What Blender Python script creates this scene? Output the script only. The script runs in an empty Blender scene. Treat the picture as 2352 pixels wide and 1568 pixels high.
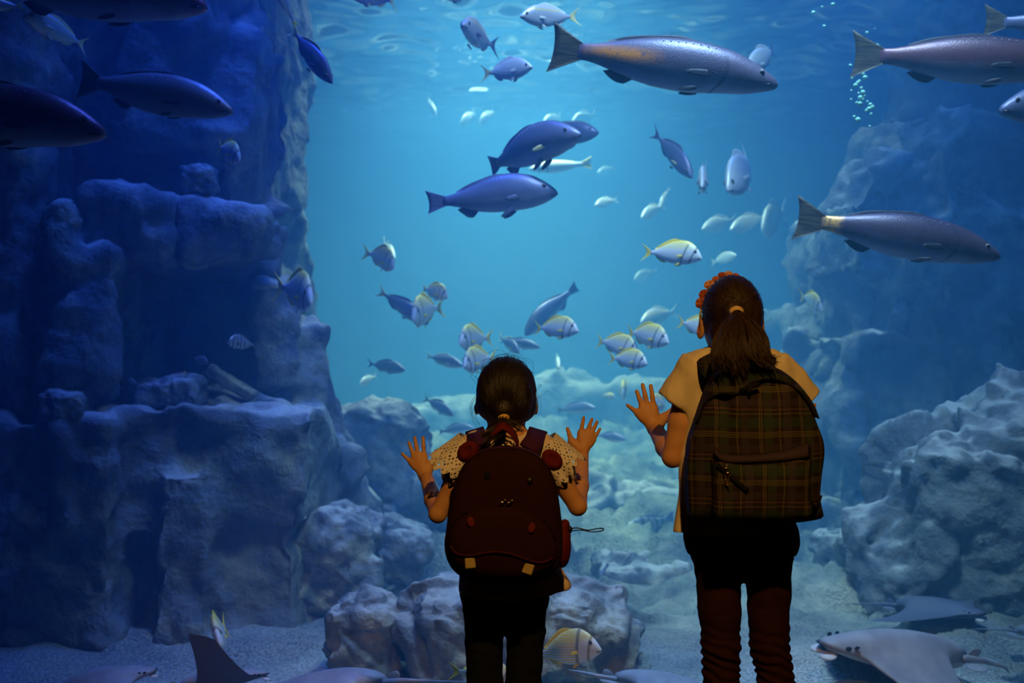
import bpy, math, random
import numpy as np
from mathutils import Vector, Matrix, Euler

scene = bpy.context.scene
COL = scene.collection
random.seed(7)
F = 2352 * 40.0 / 36.0          # focal length in pixels
CAMZ = 1.13

# ---------------------------------------------------------------- camera
cam_d = bpy.data.cameras.new('camera')
cam_d.lens = 40.0
cam_d.sensor_width = 36.0
cam_d.clip_start = 0.05
cam_d.dof.use_dof = True
cam_d.dof.focus_distance = 3.3
cam_d.dof.aperture_fstop = 3.5
cam = bpy.data.objects.new('camera', cam_d)
cam.location = (0, 0, CAMZ)
cam.rotation_euler = (math.pi / 2, 0, 0)
COL.objects.link(cam)
scene.camera = cam

# ---------------------------------------------------------------- world, view
world = bpy.data.worlds.new('world')
world.use_nodes = True
world.node_tree.nodes['Background'].inputs[0].default_value = (0.0, 0.0, 0.0, 1)
world.node_tree.nodes['Background'].inputs[1].default_value = 0.0
scene.world = world
vs = scene.view_settings
vs.view_transform = 'Standard'
vs.look = 'None'
vs.gamma = 1.0
vs.use_curve_mapping = False
vs.exposure = 0.0
scene.cycles.max_bounces = 5
scene.cycles.diffuse_bounces = 1
scene.cycles.glossy_bounces = 2
scene.cycles.volume_bounces = 1
scene.cycles.transparent_max_bounces = 16
scene.cycles.use_denoising = True
scene.cycles.use_light_tree = False
scene.cycles.use_adaptive_sampling = True
scene.cycles.adaptive_threshold = 0.1
scene.cycles.adaptive_min_samples = 8
scene.cycles.caustics_reflective = False
scene.cycles.caustics_refractive = False

# ---------------------------------------------------------------- lamps
def area_lamp(name, loc, target, size, watts, color, spread=180):
    d = bpy.data.lights.new(name, 'AREA')
    d.shape = 'DISK'
    d.size = size
    d.energy = watts
    d.color = color
    d.spread = math.radians(spread)
    o = bpy.data.objects.new(name, d)
    o.location = loc
    o.rotation_euler = (Vector(target) - Vector(loc)).to_track_quat('-Z', 'Y').to_euler()
    COL.objects.link(o)
    return o

def spot_lamp(name, loc, target, watts, color, angle, blend=0.6, radius=0.15):
    d = bpy.data.lights.new(name, 'SPOT')
    d.energy = watts
    d.color = color
    d.spot_size = math.radians(angle)
    d.spot_blend = blend
    d.shadow_soft_size = radius
    o = bpy.data.objects.new(name, d)
    o.location = loc
    o.rotation_euler = (Vector(target) - Vector(loc)).to_track_quat('-Z', 'Y').to_euler()
    COL.objects.link(o)
    return o

# lamps hung over the open tank, above the water, plus an added front fill
area_lamp('tank_lamp', (0.0, 10.0, 6.6), (0.0, 10.4, 0), 1.8, 290, (0.52, 0.90, 0.93), 85)
area_lamp('tank_lamp', (-0.2, 14.5, 6.8), (-0.2, 14.5, 0), 2.2, 310, (0.50, 0.92, 0.93), 95)
area_lamp('tank_lamp', (1.0, 3.8, 5.7), (1.05, 5.8, 0.6), 1.0, 84, (0.36, 0.62, 1.0), 64)  # front fill, added to brighten the fish sides facing the glass
area_lamp('tank_lamp', (-0.9, 5.2, 6.2), (-1.1, 5.7, 0), 0.9, 44, (0.03, 0.11, 1.0), 54)
area_lamp('tank_lamp', (2.5, 7.4, 6.2), (2.4, 7.4, 0), 0.9, 40, (0.04, 0.20, 1.0), 70)
spot_lamp('tank_spotlight', (0.4, 9.4, 6.5), (0.95, 10.8, 0.0), 420, (0.62, 1.0, 0.80), 34, 0.9, 0.2)
# warm ceiling spotlight of the viewing hall, over the two children
spot_lamp('hall_spotlight', (0.35, 0.10, 3.10), (0.25, 2.75, 0.80), 215, (1.0, 0.52, 0.12), 44, 0.8, 0.04)
# ---------------------------------------------------------------- helpers
def P(px, py, d):
    """point seen at a pixel of the 2352x1568 photograph, d metres from the camera plane"""
    return Vector(((px - 1176.0) / F * d, d, CAMZ - (py - 784.0) / F * d))

def tag(o, label=None, cat=None, group=None, kind=None):
    if label: o['label'] = label
    if cat: o['category'] = cat
    if group: o['group'] = group
    if kind: o['kind'] = kind
    return o

def empty(name, loc=(0, 0, 0), rot=(0, 0, 0)):
    o = bpy.data.objects.new(name, None)
    o.empty_display_size = 0.05
    o.location = loc
    o.rotation_euler = rot
    COL.objects.link(o)
    return o

def mesh_obj(name, verts, faces, mat, parent=None, smooth=True):
    me = bpy.data.meshes.new(name)
    me.from_pydata([tuple(v) for v in verts], [], faces)
    me.update()
    if smooth:
        me.polygons.foreach_set('use_smooth', [True] * len(me.polygons))
    me.materials.append(mat)
    o = bpy.data.objects.new(name, me)
    COL.objects.link(o)
    if parent: o.parent = parent
    return o

def mesh_np(name, V, Q, mat, parent=None, smooth=True):
    """fast mesh from numpy arrays, Q (n,4) quads or (n,3) triangles"""
    me = bpy.data.meshes.new(name)
    n, m = len(V), len(Q)
    k = Q.shape[1]
    me.vertices.add(n)
    me.vertices.foreach_set('co', np.ascontiguousarray(V, dtype=np.float32).ravel())
    me.loops.add(m * k)
    me.loops.foreach_set('vertex_index', np.ascontiguousarray(Q, dtype=np.int32).ravel())
    me.polygons.add(m)
    me.polygons.foreach_set('loop_start', np.arange(0, m * k, k, dtype=np.int32))
    me.polygons.foreach_set('loop_total', np.full(m, k, dtype=np.int32))
    me.polygons.foreach_set('use_smooth', np.full(m, smooth, dtype=bool))
    me.update(calc_edges=True)
    me.validate()
    me.materials.append(mat)
    o = bpy.data.objects.new(name, me)
    COL.objects.link(o)
    if parent: o.parent = parent
    return o

def box_obj(name, lo, hi, mat, parent=None):
    x0, y0, z0 = lo; x1, y1, z1 = hi
    v = [(x0,y0,z0),(x1,y0,z0),(x1,y1,z0),(x0,y1,z0),(x0,y0,z1),(x1,y0,z1),(x1,y1,z1),(x0,y1,z1)]
    f = [(0,3,2,1),(4,5,6,7),(0,1,5,4),(1,2,6,5),(2,3,7,6),(3,0,4,7)]
    return mesh_obj(name, v, f, mat, parent, smooth=False)

def tube(pts, radii, seg=8, cap=True):
    """verts, faces of a tube along pts"""
    pts = [Vector(p) for p in pts]
    n = len(pts)
    if not hasattr(radii, '__len__'): radii = [radii] * n
    V, Fc = [], []
    up = Vector((0.123, 0.345, 0.93)).normalized()
    for i, p in enumerate(pts):
        t = (pts[min(i + 1, n - 1)] - pts[max(i - 1, 0)])
        if t.length < 1e-9: t = Vector((0, 0, 1))
        t.normalize()
        a = up - t * up.dot(t)
        if a.length < 1e-3: a = t.orthogonal()
        a.normalize(); b = t.cross(a); up = a
        for k in range(seg):
            an = 2 * math.pi * k / seg
            V.append(p + (a * math.cos(an) + b * math.sin(an)) * radii[i])
    for i in range(n - 1):
        for k in range(seg):
            k2 = (k + 1) % seg
            Fc.append((i*seg+k, i*seg+k2, (i+1)*seg+k2, (i+1)*seg+k))
    if cap:
        Fc.append(tuple(range(seg))[::-1])
        Fc.append(tuple((n-1)*seg + k for k in range(seg)))
    return V, Fc

def merge(parts):
    V, Fc = [], []
    for v, f in parts:
        o = len(V)
        V += list(v)
        Fc += [tuple(i + o for i in q) for q in f]
    return V, Fc

def catmull(pts, n):
    pts = [Vector(p) for p in pts]
    ext = [pts[0] * 2 - pts[1]] + pts + [pts[-1] * 2 - pts[-2]]
    out = []
    m = len(pts) - 1
    for i in range(n):
        u = i / (n - 1) * m
        s = min(int(u), m - 1); t = u - s
        p0, p1, p2, p3 = ext[s:s + 4]
        out.append(0.5 * ((2*p1) + (p2-p0)*t + (2*p0-5*p1+4*p2-p3)*t*t + (3*p1-p0-3*p2+p3)*t**3))
    return out

# ---------- noise on numpy points
def _hash(ix, iy, iz, s):
    h = (ix.astype(np.int64) * 374761393 + iy.astype(np.int64) * 668265263 + iz.astype(np.int64) * 2147483647 + s * 1274126177) & 0xffffffff
    h = ((h ^ (h >> 13)) * 1274126177) & 0xffffffff
    h = ((h ^ (h >> 16)) * 2246822519) & 0xffffffff
    h = h ^ (h >> 15)
    return (h & 0xffffff).astype(np.float64) / 0xffffff

def vnoise(p, s=0):
    i = np.floor(p).astype(np.int64); f = p - i
    u = f * f * (3 - 2 * f)
    r = 0
    for dx in (0, 1):
        for dy in (0, 1):
            for dz in (0, 1):
                w = (u[:,0] if dx else 1-u[:,0]) * (u[:,1] if dy else 1-u[:,1]) * (u[:,2] if dz else 1-u[:,2])
                r = r + w * _hash(i[:,0]+dx, i[:,1]+dy, i[:,2]+dz, s)
    return r * 2 - 1

def fbm(p, oct=4, s=0, gain=0.5):
    a, r, q = 1.0, 0, p.copy()
    for k in range(oct):
        r = r + a * vnoise(q, s + k * 17)
        q = q * 2.03 + 3.1; a *= gain
    return r

def facet(p, s=0, slope=1.0):
    """cellular noise whose cells are tilted planes: broken-stone facets"""
    i = np.floor(p).astype(np.int64)
    best = np.full(len(p), 1e9); val = np.zeros(len(p))
    for dx in (-1, 0, 1):
        for dy in (-1, 0, 1):
            for dz in (-1, 0, 1):
                c = i + np.array([dx, dy, dz])
                r = [_hash(c[:,0], c[:,1], c[:,2], s + k) for k in range(7)]
                q = c + np.stack(r[:3], 1)
                d = p - q
                dd = (d * d).sum(1)
                nrm = np.stack(r[3:6], 1) * 2 - 1
                v = (d * nrm).sum(1) * slope + (r[6] - 0.5) * 0.8
                m = dd < best
                best = np.where(m, dd, best); val = np.where(m, v, val)
    return val

# ---------- signed-distance modelling, polygonised with surface nets
class Vox:
    def __init__(s, lo, hi, h):
        s.lo = np.array(lo, float); s.h = h
        s.n = np.ceil((np.array(hi, float) - s.lo) / h).astype(int) + 1
        s.f = np.full(s.n, 0.5, np.float32)
        s.ax = [s.lo[k] + h * np.arange(s.n[k]) for k in range(3)]
    def _sub(s, lo, hi):
        a = np.clip(np.floor((np.array(lo) - s.lo) / s.h).astype(int), 0, s.n)
        b = np.clip(np.ceil((np.array(hi) - s.lo) / s.h).astype(int) + 1, 0, s.n)
        sl = tuple(slice(a[k], b[k]) for k in range(3))
        if any(b[k] <= a[k] for k in range(3)): return None, None
        g = np.meshgrid(*[s.ax[k][sl[k]] for k in range(3)], indexing='ij')
        return sl, g
    def blend(s, fn, lo, hi, k=0.0, sub=False):
        m = k + 4 * s.h
        sl, g = s._sub(np.array(lo) - m, np.array(hi) + m)
        if sl is None: return
        b = fn(*g).astype(np.float32)
        a = s.f[sl]
        if sub:
            b = -b
            if k > 0:
                hh = np.clip(0.5 - 0.5 * (b - a) / k, 0, 1)
                # smooth max
                s.f[sl] = a + (b - a) * (1 - hh) + k * hh * (1 - hh)
            else:
                s.f[sl] = np.maximum(a, b)
        else:
            if k > 0:
                hh = np.clip(0.5 + 0.5 * (b - a) / k, 0, 1)
                s.f[sl] = b + (a - b) * hh - k * hh * (1 - hh)
            else:
                s.f[sl] = np.minimum(a, b)
    def cone(s, a, b, ra, rb, k=0.0, sub=False, flat=None):
        """rounded cone; flat=(axis vector, factor) squeezes the section along that axis"""
        a = np.array(a, float); b = np.array(b, float)
        ba = b - a; l2 = max((ba * ba).sum(), 1e-12)
        if flat is not None:
            fx = np.array(flat[0], float); fx /= np.linalg.norm(fx); ff = flat[1]
        def fn(x, y, z):
            t = ((x-a[0])*ba[0] + (y-a[1])*ba[1] + (z-a[2])*ba[2]) / l2
            t = np.clip(t, 0, 1)
            dx = x-a[0]-t*ba[0]; dy = y-a[1]-t*ba[1]; dz = z-a[2]-t*ba[2]
            if flat is not None:
                q = dx*fx[0] + dy*fx[1] + dz*fx[2]
                e = q * (1/ff - 1)
                dx = dx + e*fx[0]; dy = dy + e*fx[1]; dz = dz + e*fx[2]
                r = ra + (rb - ra) * t
                return (np.sqrt(dx*dx+dy*dy+dz*dz) - r) * (ff if ff < 1 else 1)
            return np.sqrt(dx*dx+dy*dy+dz*dz) - (ra + (rb - ra) * t)
        r = max(ra, rb) * (max(1, flat[1]) if flat is not None else 1)
        s.blend(fn, np.minimum(a, b) - r, np.maximum(a, b) + r, k, sub)
    def ell(s, c, r, k=0.0, rot=None, sub=False):
        c = np.array(c, float); r = np.array(r, float)
        R = np.array((rot or Euler((0,0,0))).to_matrix()) if not isinstance(rot, np.ndarray) else rot
        def fn(x, y, z):
            dx, dy, dz = x-c[0], y-c[1], z-c[2]
            u = (R[0,0]*dx + R[1,0]*dy + R[2,0]*dz) / r[0]
            v = (R[0,1]*dx + R[1,1]*dy + R[2,1]*dz) / r[1]
            w = (R[0,2]*dx + R[1,2]*dy + R[2,2]*dz) / r[2]
            k0 = np.sqrt(u*u+v*v+w*w)
            k1 = np.sqrt((u/r[0])**2+(v/r[1])**2+(w/r[2])**2) + 1e-9
            return k0 * (k0 - 1) / k1
        m = r.max() if rot is not None else r
        s.blend(fn, c - m, c + m, k, sub)
    def box(s, c, hf, rnd=0.02, k=0.0, rot=None, sub=False):
        c = np.array(c, float); hf = np.array(hf, float)
        R = np.array((rot or Euler((0,0,0))).to_matrix())
        def fn(x, y, z):
            dx, dy, dz = x-c[0], y-c[1], z-c[2]
            u = np.abs(R[0,0]*dx + R[1,0]*dy + R[2,0]*dz) - hf[0] + rnd
            v = np.abs(R[0,1]*dx + R[1,1]*dy + R[2,1]*dz) - hf[1] + rnd
            w = np.abs(R[0,2]*dx + R[1,2]*dy + R[2,2]*dz) - hf[2] + rnd
            o = np.sqrt(np.maximum(u,0)**2 + np.maximum(v,0)**2 + np.maximum(w,0)**2)
            return o + np.minimum(np.maximum(u, np.maximum(v, w)), 0) - rnd
        m = np.linalg.norm(hf) if rot is not None else hf
        s.blend(fn, c - m, c + m, k, sub)
    def cut(s, p, n):
        """remove everything on the side the normal points to"""
        p = np.array(p, float); n = np.array(n, float); n /= np.linalg.norm(n)
        g = np.meshgrid(*s.ax, indexing='ij', sparse=True)
        d = (g[0]-p[0])*n[0] + (g[1]-p[1])*n[1] + (g[2]-p[2])*n[2]
        s.f = np.maximum(s.f, d.astype(np.float32))
    def close(s):
        for k in range(3):
            sl = [slice(None)]*3
            sl[k] = 0; s.f[tuple(sl)] = np.maximum(s.f[tuple(sl)], s.h*0.5)
            sl[k] = -1; s.f[tuple(sl)] = np.maximum(s.f[tuple(sl)], s.h*0.5)
    def mesh(s):
        s.close()
        f = s.f; nx, ny, nz = f.shape
        ins = f < 0
        c = ins[:-1,:-1,:-1].astype(np.int8)
        for dx in (0,1):
            for dy in (0,1):
                for dz in (0,1):
                    if dx or dy or dz:
                        c = c + ins[dx:nx-1+dx, dy:ny-1+dy, dz:nz-1+dz]
        act = (c > 0) & (c < 8)
        I = np.argwhere(act)
        idx = np.full(act.shape, -1, np.int32)
        idx[act] = np.arange(len(I))
        cor = [(0,0,0),(1,0,0),(0,1,0),(1,1,0),(0,0,1),(1,0,1),(0,1,1),(1,1,1)]
        val = np.stack([f[I[:,0]+a, I[:,1]+b, I[:,2]+d] for a, b, d in cor], 1)
        acc = np.zeros((len(I), 3)); cnt = np.zeros(len(I))
        for i in range(8):
            for j in range(i+1, 8):
                if sum(abs(cor[i][k]-cor[j][k]) for k in range(3)) != 1: continue
                m = (val[:,i] < 0) != (val[:,j] < 0)
                t = np.where(m, val[:,i] / np.where(m, val[:,i]-val[:,j], 1), 0)
                pa = np.array(cor[i]); pb = np.array(cor[j])
                acc += np.where(m[:,None], pa + t[:,None]*(pb-pa), 0); cnt += m
        V = s.lo + s.h * (I + acc / cnt[:,None])
        Q = []
        for ax in range(3):
            o = [(0,1,2),(1,2,0),(2,0,1)][ax]
            b1, b2 = o[1], o[2]
            sl0 = [slice(None)]*3; sl1 = [slice(None)]*3
            sl0[ax] = slice(0, -1); sl1[ax] = slice(1, None)
            for sl in (sl0, sl1):
                sl[b1] = slice(1, -1); sl[b2] = slice(1, -1)
            A = ins[tuple(sl0)]; B = ins[tuple(sl1)]
            e = np.argwhere(A != B)
            if not len(e): continue
            flip = A[e[:,0], e[:,1], e[:,2]]
            e = e.copy(); e[:,b1] += 1; e[:,b2] += 1
            def g(d1, d2):
                q = e.copy(); q[:,b1] -= d1; q[:,b2] -= d2
                return idx[q[:,0], q[:,1], q[:,2]]
            q = np.stack([g(1,1), g(0,1), g(0,0), g(1,0)], 1)
            q = np.where(flip[:,None], q, q[:,::-1])
            Q.append(q)
        Q = np.concatenate(Q)
        return V, Q[(Q >= 0).all(1)]

def vnormals(V, Q):
    n = np.cross(V[Q[:,2]] - V[Q[:,0]], V[Q[:,3 if Q.shape[1]==4 else 1]] - V[Q[:,1 if Q.shape[1]==4 else 0]])
    N = np.zeros_like(V)
    for k in range(Q.shape[1]):
        np.add.at(N, Q[:,k], n)
    return N / (np.linalg.norm(N, axis=1, keepdims=True) + 1e-12)

def relax(V, Q, it=2, lam=0.5):
    for _ in range(it):
        S = np.zeros_like(V); C = np.zeros(len(V))
        for k in range(4):
            a, b = Q[:,k], Q[:,(k+1) % 4]
            np.add.at(S, a, V[b]); np.add.at(C, a, 1)
        V = V + lam * (S / np.maximum(C, 1)[:,None] - V)
    return V

# ---------- materials
def mat(name, color=(0.5,0.5,0.5), rough=0.6, spec=0.3, metal=0.0, sheen=0.0, sss=0.0):
    m = bpy.data.materials.new(name)
    m.use_nodes = True
    b = m.node_tree.nodes['Principled BSDF']
    b.inputs['Base Color'].default_value = (*color, 1)
    b.inputs['Roughness'].default_value = rough
    b.inputs['Specular IOR Level'].default_value = spec
    b.inputs['Metallic'].default_value = metal
    b.inputs['Sheen Weight'].default_value = sheen
    return m

class NT:
    """small node-building helper on a material"""
    def __init__(s, m):
        s.m = m; s.t = m.node_tree; s.n = s.t.nodes; s.l = s.t.links
        s.b = s.n.get('Principled BSDF'); s._co = None
    def add(s, typ, **kw):
        n = s.n.new(typ)
        for k, v in kw.items(): setattr(n, k, v)
        return n
    def co(s, out='Object'):
        if s._co is None: s._co = s.n.new('ShaderNodeTexCoord')
        return s._co.outputs[out]
    def set(s, sock, v):
        if isinstance(v, bpy.types.NodeSocket): s.l.new(v, sock)
        elif hasattr(v, '__len__') and len(v) == 3 and sock.type == 'RGBA': sock.default_value = (*v, 1)
        else: sock.default_value = v
    def noise(s, scale, detail=4, rough=0.55, vec=None, dist=0.0):
        n = s.add('ShaderNodeTexNoise')
        n.inputs['Scale'].default_value = scale
        n.inputs['Detail'].default_value = detail
        n.inputs['Roughness'].default_value = rough
        n.inputs['Distortion'].default_value = dist
        s.l.new(vec or s.co(), n.inputs['Vector'])
        return n.outputs[0]
    def voro(s, scale, vec=None, feature='F1', out=0):
        n = s.add('ShaderNodeTexVoronoi', feature=feature)
        n.inputs['Scale'].default_value = scale
        s.l.new(vec or s.co(), n.inputs['Vector'])
        return n.outputs[out]
    def math(s, op, a, b=0.0, c=0.0, clamp=False):
        n = s.add('ShaderNodeMath', operation=op, use_clamp=clamp)
        s.set(n.inputs[0], a); s.set(n.inputs[1], b); s.set(n.inputs[2], c)
        return n.outputs[0]
    def ramp(s, fac, stops, interp='LINEAR'):
        n = s.add('ShaderNodeValToRGB')
        e = n.color_ramp.elements
        while len(e) < len(stops): e.new(0.5)
        for i, (p, c) in enumerate(stops):
            e[i].position = p
            e[i].color = (*c, 1) if hasattr(c, '__len__') else (c, c, c, 1)
        n.color_ramp.interpolation = interp
        s.l.new(fac, n.inputs[0])
        return n.outputs[0]
    def mix(s, fac, a, b, blend='MIX'):
        n = s.add('ShaderNodeMix', data_type='RGBA', blend_type=blend)
        s.set(n.inputs[0], fac); s.set(n.inputs[6], a); s.set(n.inputs[7], b)
        return n.outputs[2]
    def xyz(s, vec=None):
        n = s.add('ShaderNodeSeparateXYZ')
        s.l.new(vec or s.co(), n.inputs[0])
        return n.outputs
    def mapping(s, scale=(1,1,1), rot=(0,0,0), loc=(0,0,0), vec=None):
        n = s.add('ShaderNodeMapping')
        n.inputs['Scale'].default_value = scale
        n.inputs['Rotation'].default_value = rot
        n.inputs['Location'].default_value = loc
        s.l.new(vec or s.co(), n.inputs[0])
        return n.outputs[0]
    def bump(s, h, strength=0.5, dist=0.02):
        n = s.add('ShaderNodeBump')
        n.inputs['Strength'].default_value = strength
        n.inputs['Distance'].default_value = dist
        s.l.new(h, n.inputs['Height'])
        s.l.new(n.outputs[0], s.b.inputs['Normal'])
        return n.outputs[0]
    def color(s, c): s.set(s.b.inputs['Base Color'], c)
# ================================================================ SETTING
TX0, TX1, TY0, TY1, WZ = -6.0, 6.0, 3.16, 18.0, 4.30   # tank inside, water level

m_room = mat('hall paint', (0.012, 0.012, 0.016), 0.8)
t = NT(m_room); t.bump(t.noise(90), 0.1, 0.003)
m_carpet = mat('hall carpet', (0.02, 0.02, 0.025), 0.95)
t = NT(m_carpet); t.bump(t.noise(400), 0.5, 0.004)

def structure(o): o['kind'] = 'structure'; return o
structure(box_obj('floor', (-4.6, -3.2, -0.10), (4.6, 3.08, 0.0), m_carpet))
structure(box_obj('ceiling', (-4.6, -3.2, 3.50), (4.6, 3.08, 3.60), m_room))
structure(box_obj('wall_back', (-4.6, -3.3, 0.0), (4.6, -3.2, 3.5), m_room))
structure(box_obj('wall_left', (-4.7, -3.3, 0.0), (-4.6, 3.08, 3.5), m_room))
structure(box_obj('wall_right', (4.6, -3.3, 0.0), (4.7, 3.08, 3.5), m_room))
structure(box_obj('trim_1', (-4.6, 3.08, -0.7), (4.6, 3.15, 0.05), m_room))
structure(box_obj('wall_front', (-4.6, 3.08, 3.5), (4.6, 3.15, 7.2), m_room))

# acrylic window between hall and tank
m_glass = bpy.data.materials.new('acrylic pane'); m_glass.use_nodes = True
t = NT(m_glass); t.n.remove(t.b)
fr = t.add('ShaderNodeFresnel'); fr.inputs[0].default_value = 1.25
tr = t.add('ShaderNodeBsdfTransparent'); tr.inputs[0].default_value = (0.985, 0.995, 1, 1)
gl = t.add('ShaderNodeBsdfGlossy'); gl.inputs['Roughness'].default_value = 0.0
mx = t.add('ShaderNodeMixShader')
t.l.new(fr.outputs[0], mx.inputs[0]); t.l.new(tr.outputs[0], mx.inputs[1]); t.l.new(gl.outputs[0], mx.inputs[2])
t.l.new(mx.outputs[0], t.n['Material Output'].inputs['Surface'])
structure(box_obj('window_1', (-4.6, 3.10, 0.05), (4.6, 3.14, 3.5), m_glass))

# tank shell
m_tank = mat('tank wall', (0.10, 0.22, 0.30), 0.85)
t = NT(m_tank)
t.color(t.ramp(t.noise(0.5, 6), [(0.3, (0.06, 0.16, 0.22)), (0.7, (0.16, 0.30, 0.34))]))
structure(box_obj('wall_tank_back', (TX0-0.2, TY1, -0.9), (TX1+0.2, TY1+0.2, 7.2), m_tank))
structure(box_obj('wall_tank_left', (TX0-0.2, TY0, -0.9), (TX0, TY1, 7.2), m_tank))
structure(box_obj('wall_tank_right', (TX1, TY0, -0.9), (TX1+0.2, TY1, 7.2), m_tank))
structure(box_obj('ceiling_tank', (TX0-0.2, 3.08, 7.2), (TX1+0.2, TY1+0.2, 7.3), m_room))

# sea-water: a scattering and absorbing body of water filling the tank
m_water = bpy.data.materials.new('tank water'); m_water.use_nodes = True
t = NT(m_water); t.n.remove(t.b)
sc = t.add('ShaderNodeVolumeScatter')
sc.inputs['Color'].default_value = (0.14, 0.48, 0.88, 1)
sc.inputs['Density'].default_value = 0.12
sc.inputs['Anisotropy'].default_value = 0.2
ab = t.add('ShaderNodeVolumeAbsorption')
ab.inputs['Color'].default_value = (0.0, 0.58, 0.88, 1)
ab.inputs['Density'].default_value = 0.055
ad = t.add('ShaderNodeAddShader')
t.l.new(sc.outputs[0], ad.inputs[0]); t.l.new(ab.outputs[0], ad.inputs[1])
t.l.new(ad.outputs[0], t.n['Material Output'].inputs['Volume'])
w = box_obj('water', (TX0+0.01, TY0, -0.8), (TX1-0.01, TY1-0.01, WZ-0.17), m_water)
tag(w, 'clear blue sea water filling the tank', 'water', kind='stuff')

# rippled surface of the water, seen from below
m_surf = bpy.data.materials.new('water surface'); m_surf.use_nodes = True
t = NT(m_surf); t.n.remove(t.b)
fr = t.add('ShaderNodeFresnel'); fr.inputs[0].default_value = 1.33
tr = t.add('ShaderNodeBsdfTransparent')
gl = t.add('ShaderNodeBsdfGlossy'); gl.inputs['Roughness'].default_value = 0.05
mx = t.add('ShaderNodeMixShader')
t.l.new(fr.outputs[0], mx.inputs[0]); t.l.new(tr.outputs[0], mx.inputs[1]); t.l.new(gl.outputs[0], mx.inputs[2])
t.l.new(mx.outputs[0], t.n['Material Output'].inputs['Surface'])
nx, ny = 320, 420
gx = np.linspace(TX0+0.02, TX1-0.02, nx); gy = np.linspace(TY0+0.09, TY1-0.02, ny)
X, Y = np.meshgrid(gx, gy, indexing='ij')
pp = np.stack([X.ravel()*0.9, Y.ravel()*1.5, np.zeros(X.size)], 1)
pq = np.stack([X.ravel()*2.2, Y.ravel()*4.4, np.zeros(X.size)], 1)
Z = WZ + (0.07 * fbm(pp, 2, 5) + 0.050 * fbm(pq, 2, 77)).reshape(X.shape)
V = np.stack([X.ravel(), Y.ravel(), Z.ravel()], 1)
ii = np.arange(nx*ny).reshape(nx, ny)
Q = np.stack([ii[:-1,:-1].ravel(), ii[1:,:-1].ravel(), ii[1:,1:].ravel(), ii[:-1,1:].ravel()], 1)
w = mesh_np('water_surface', V, Q, m_surf)
tag(w, 'rippled water surface of the tank seen from below', 'water surface', kind='stuff')

# ---------------------------------------------------------------- sand
m_sand = mat('coral sand', (0.5, 0.5, 0.42), 0.9)
t = NT(m_sand)
n1 = t.noise(75, 3, 0.7); n2 = t.noise(1.1, 5); n4 = t.noise(2.4, 6, 0.65)
c = t.mix(t.ramp(n2, [(0.42, 0.0), (0.6, 1.0)]), (0.52, 0.54, 0.44), (0.82, 0.84, 0.78))
c = t.mix(t.ramp(n1, [(0.40, 0.0), (0.56, 1.0)]), t.mix(1.0, c, (0.35, 0.36, 0.38), 'MULTIPLY'), c)
far = t.ramp(t.math('ADD', t.math('MULTIPLY', t.xyz()[1], 0.1), t.math('MULTIPLY', n2, 0.25)), [(0.60, 0.0), (0.72, 1.0)])
rub = t.ramp(n4, [(0.38, (0.09, 0.11, 0.10)), (0.52, (0.26, 0.30, 0.22)), (0.66, (0.48, 0.50, 0.34))])
c = t.mix(far, c, rub)
t.color(c)
t.bump(t.math('ADD', t.math('ADD', t.math('MULTIPLY', t.voro(45), 0.6), n1), t.math('MULTIPLY', n4, 2.0)), 0.9, 0.03)
def floor_z(x, y):
    p = np.stack([x, y, np.zeros_like(x)], 1)
    z = -0.32 + 0.07*fbm(p*0.6, 4, 3) + 0.035*fbm(p*2.2, 4, 9)
    z = z + np.clip((y - 7.0) / 9.0, 0, 1) * 0.30
    m = np.clip((y - 5.2) / 1.6, 0, 1)
    z = z + m * (0.18*fbm(p*1.1 + 7, 4, 61) + 0.15*facet(p*1.5, 33) + 0.06*facet(p*3.6, 34) + 0.02*facet(p*9.0, 35))
    return z
nx, ny = 380, 420
gx = np.linspace(TX0, TX1, nx); gy = TY0 + (TY1-TY0) * np.linspace(0, 1, ny)**1.7
X, Y = np.meshgrid(gx, gy, indexing='ij')
V = np.stack([X.ravel(), Y.ravel(), floor_z(X.ravel(), Y.ravel())], 1)
ii = np.arange(nx*ny).reshape(nx, ny)
Q = np.stack([ii[:-1,:-1].ravel(), ii[1:,:-1].ravel(), ii[1:,1:].ravel(), ii[:-1,1:].ravel()], 1)
structure(mesh_np('floor_sand', V, Q, m_sand))
# ================================================================ ROCKS
m_rock = mat('reef rock', (0.3, 0.3, 0.28), 0.9)
t = NT(m_rock)
n1 = t.noise(1.3, 6, 0.6); n2 = t.noise(7, 4, 0.55); n3 = t.noise(45, 3, 0.7)
c = t.ramp(n1, [(0.36, (0.09, 0.10, 0.11)), (0.52, (0.21, 0.23, 0.20)), (0.66, (0.40, 0.42, 0.29))])
c = t.mix(t.ramp(n2, [(0.40, 1.0), (0.60, 0.0)]), c, (0.11, 0.13, 0.13))
geo = t.add('ShaderNodeNewGeometry')
up = t.xyz(geo.outputs['Normal'])[2]
# settled pale silt lies on the ledges
c = t.mix(t.math('MULTIPLY', t.ramp(up, [(0.55, 0.0), (0.92, 1.0)]), t.ramp(n2, [(0.35, 0.2), (0.6, 0.9)])), c, (0.46, 0.47, 0.40))
t.color(c)
t.bump(t.math('ADD', t.math('MULTIPLY', n2, 1.2), t.math('MULTIPLY', n3, 0.15)), 0.75, 0.06)

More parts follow.
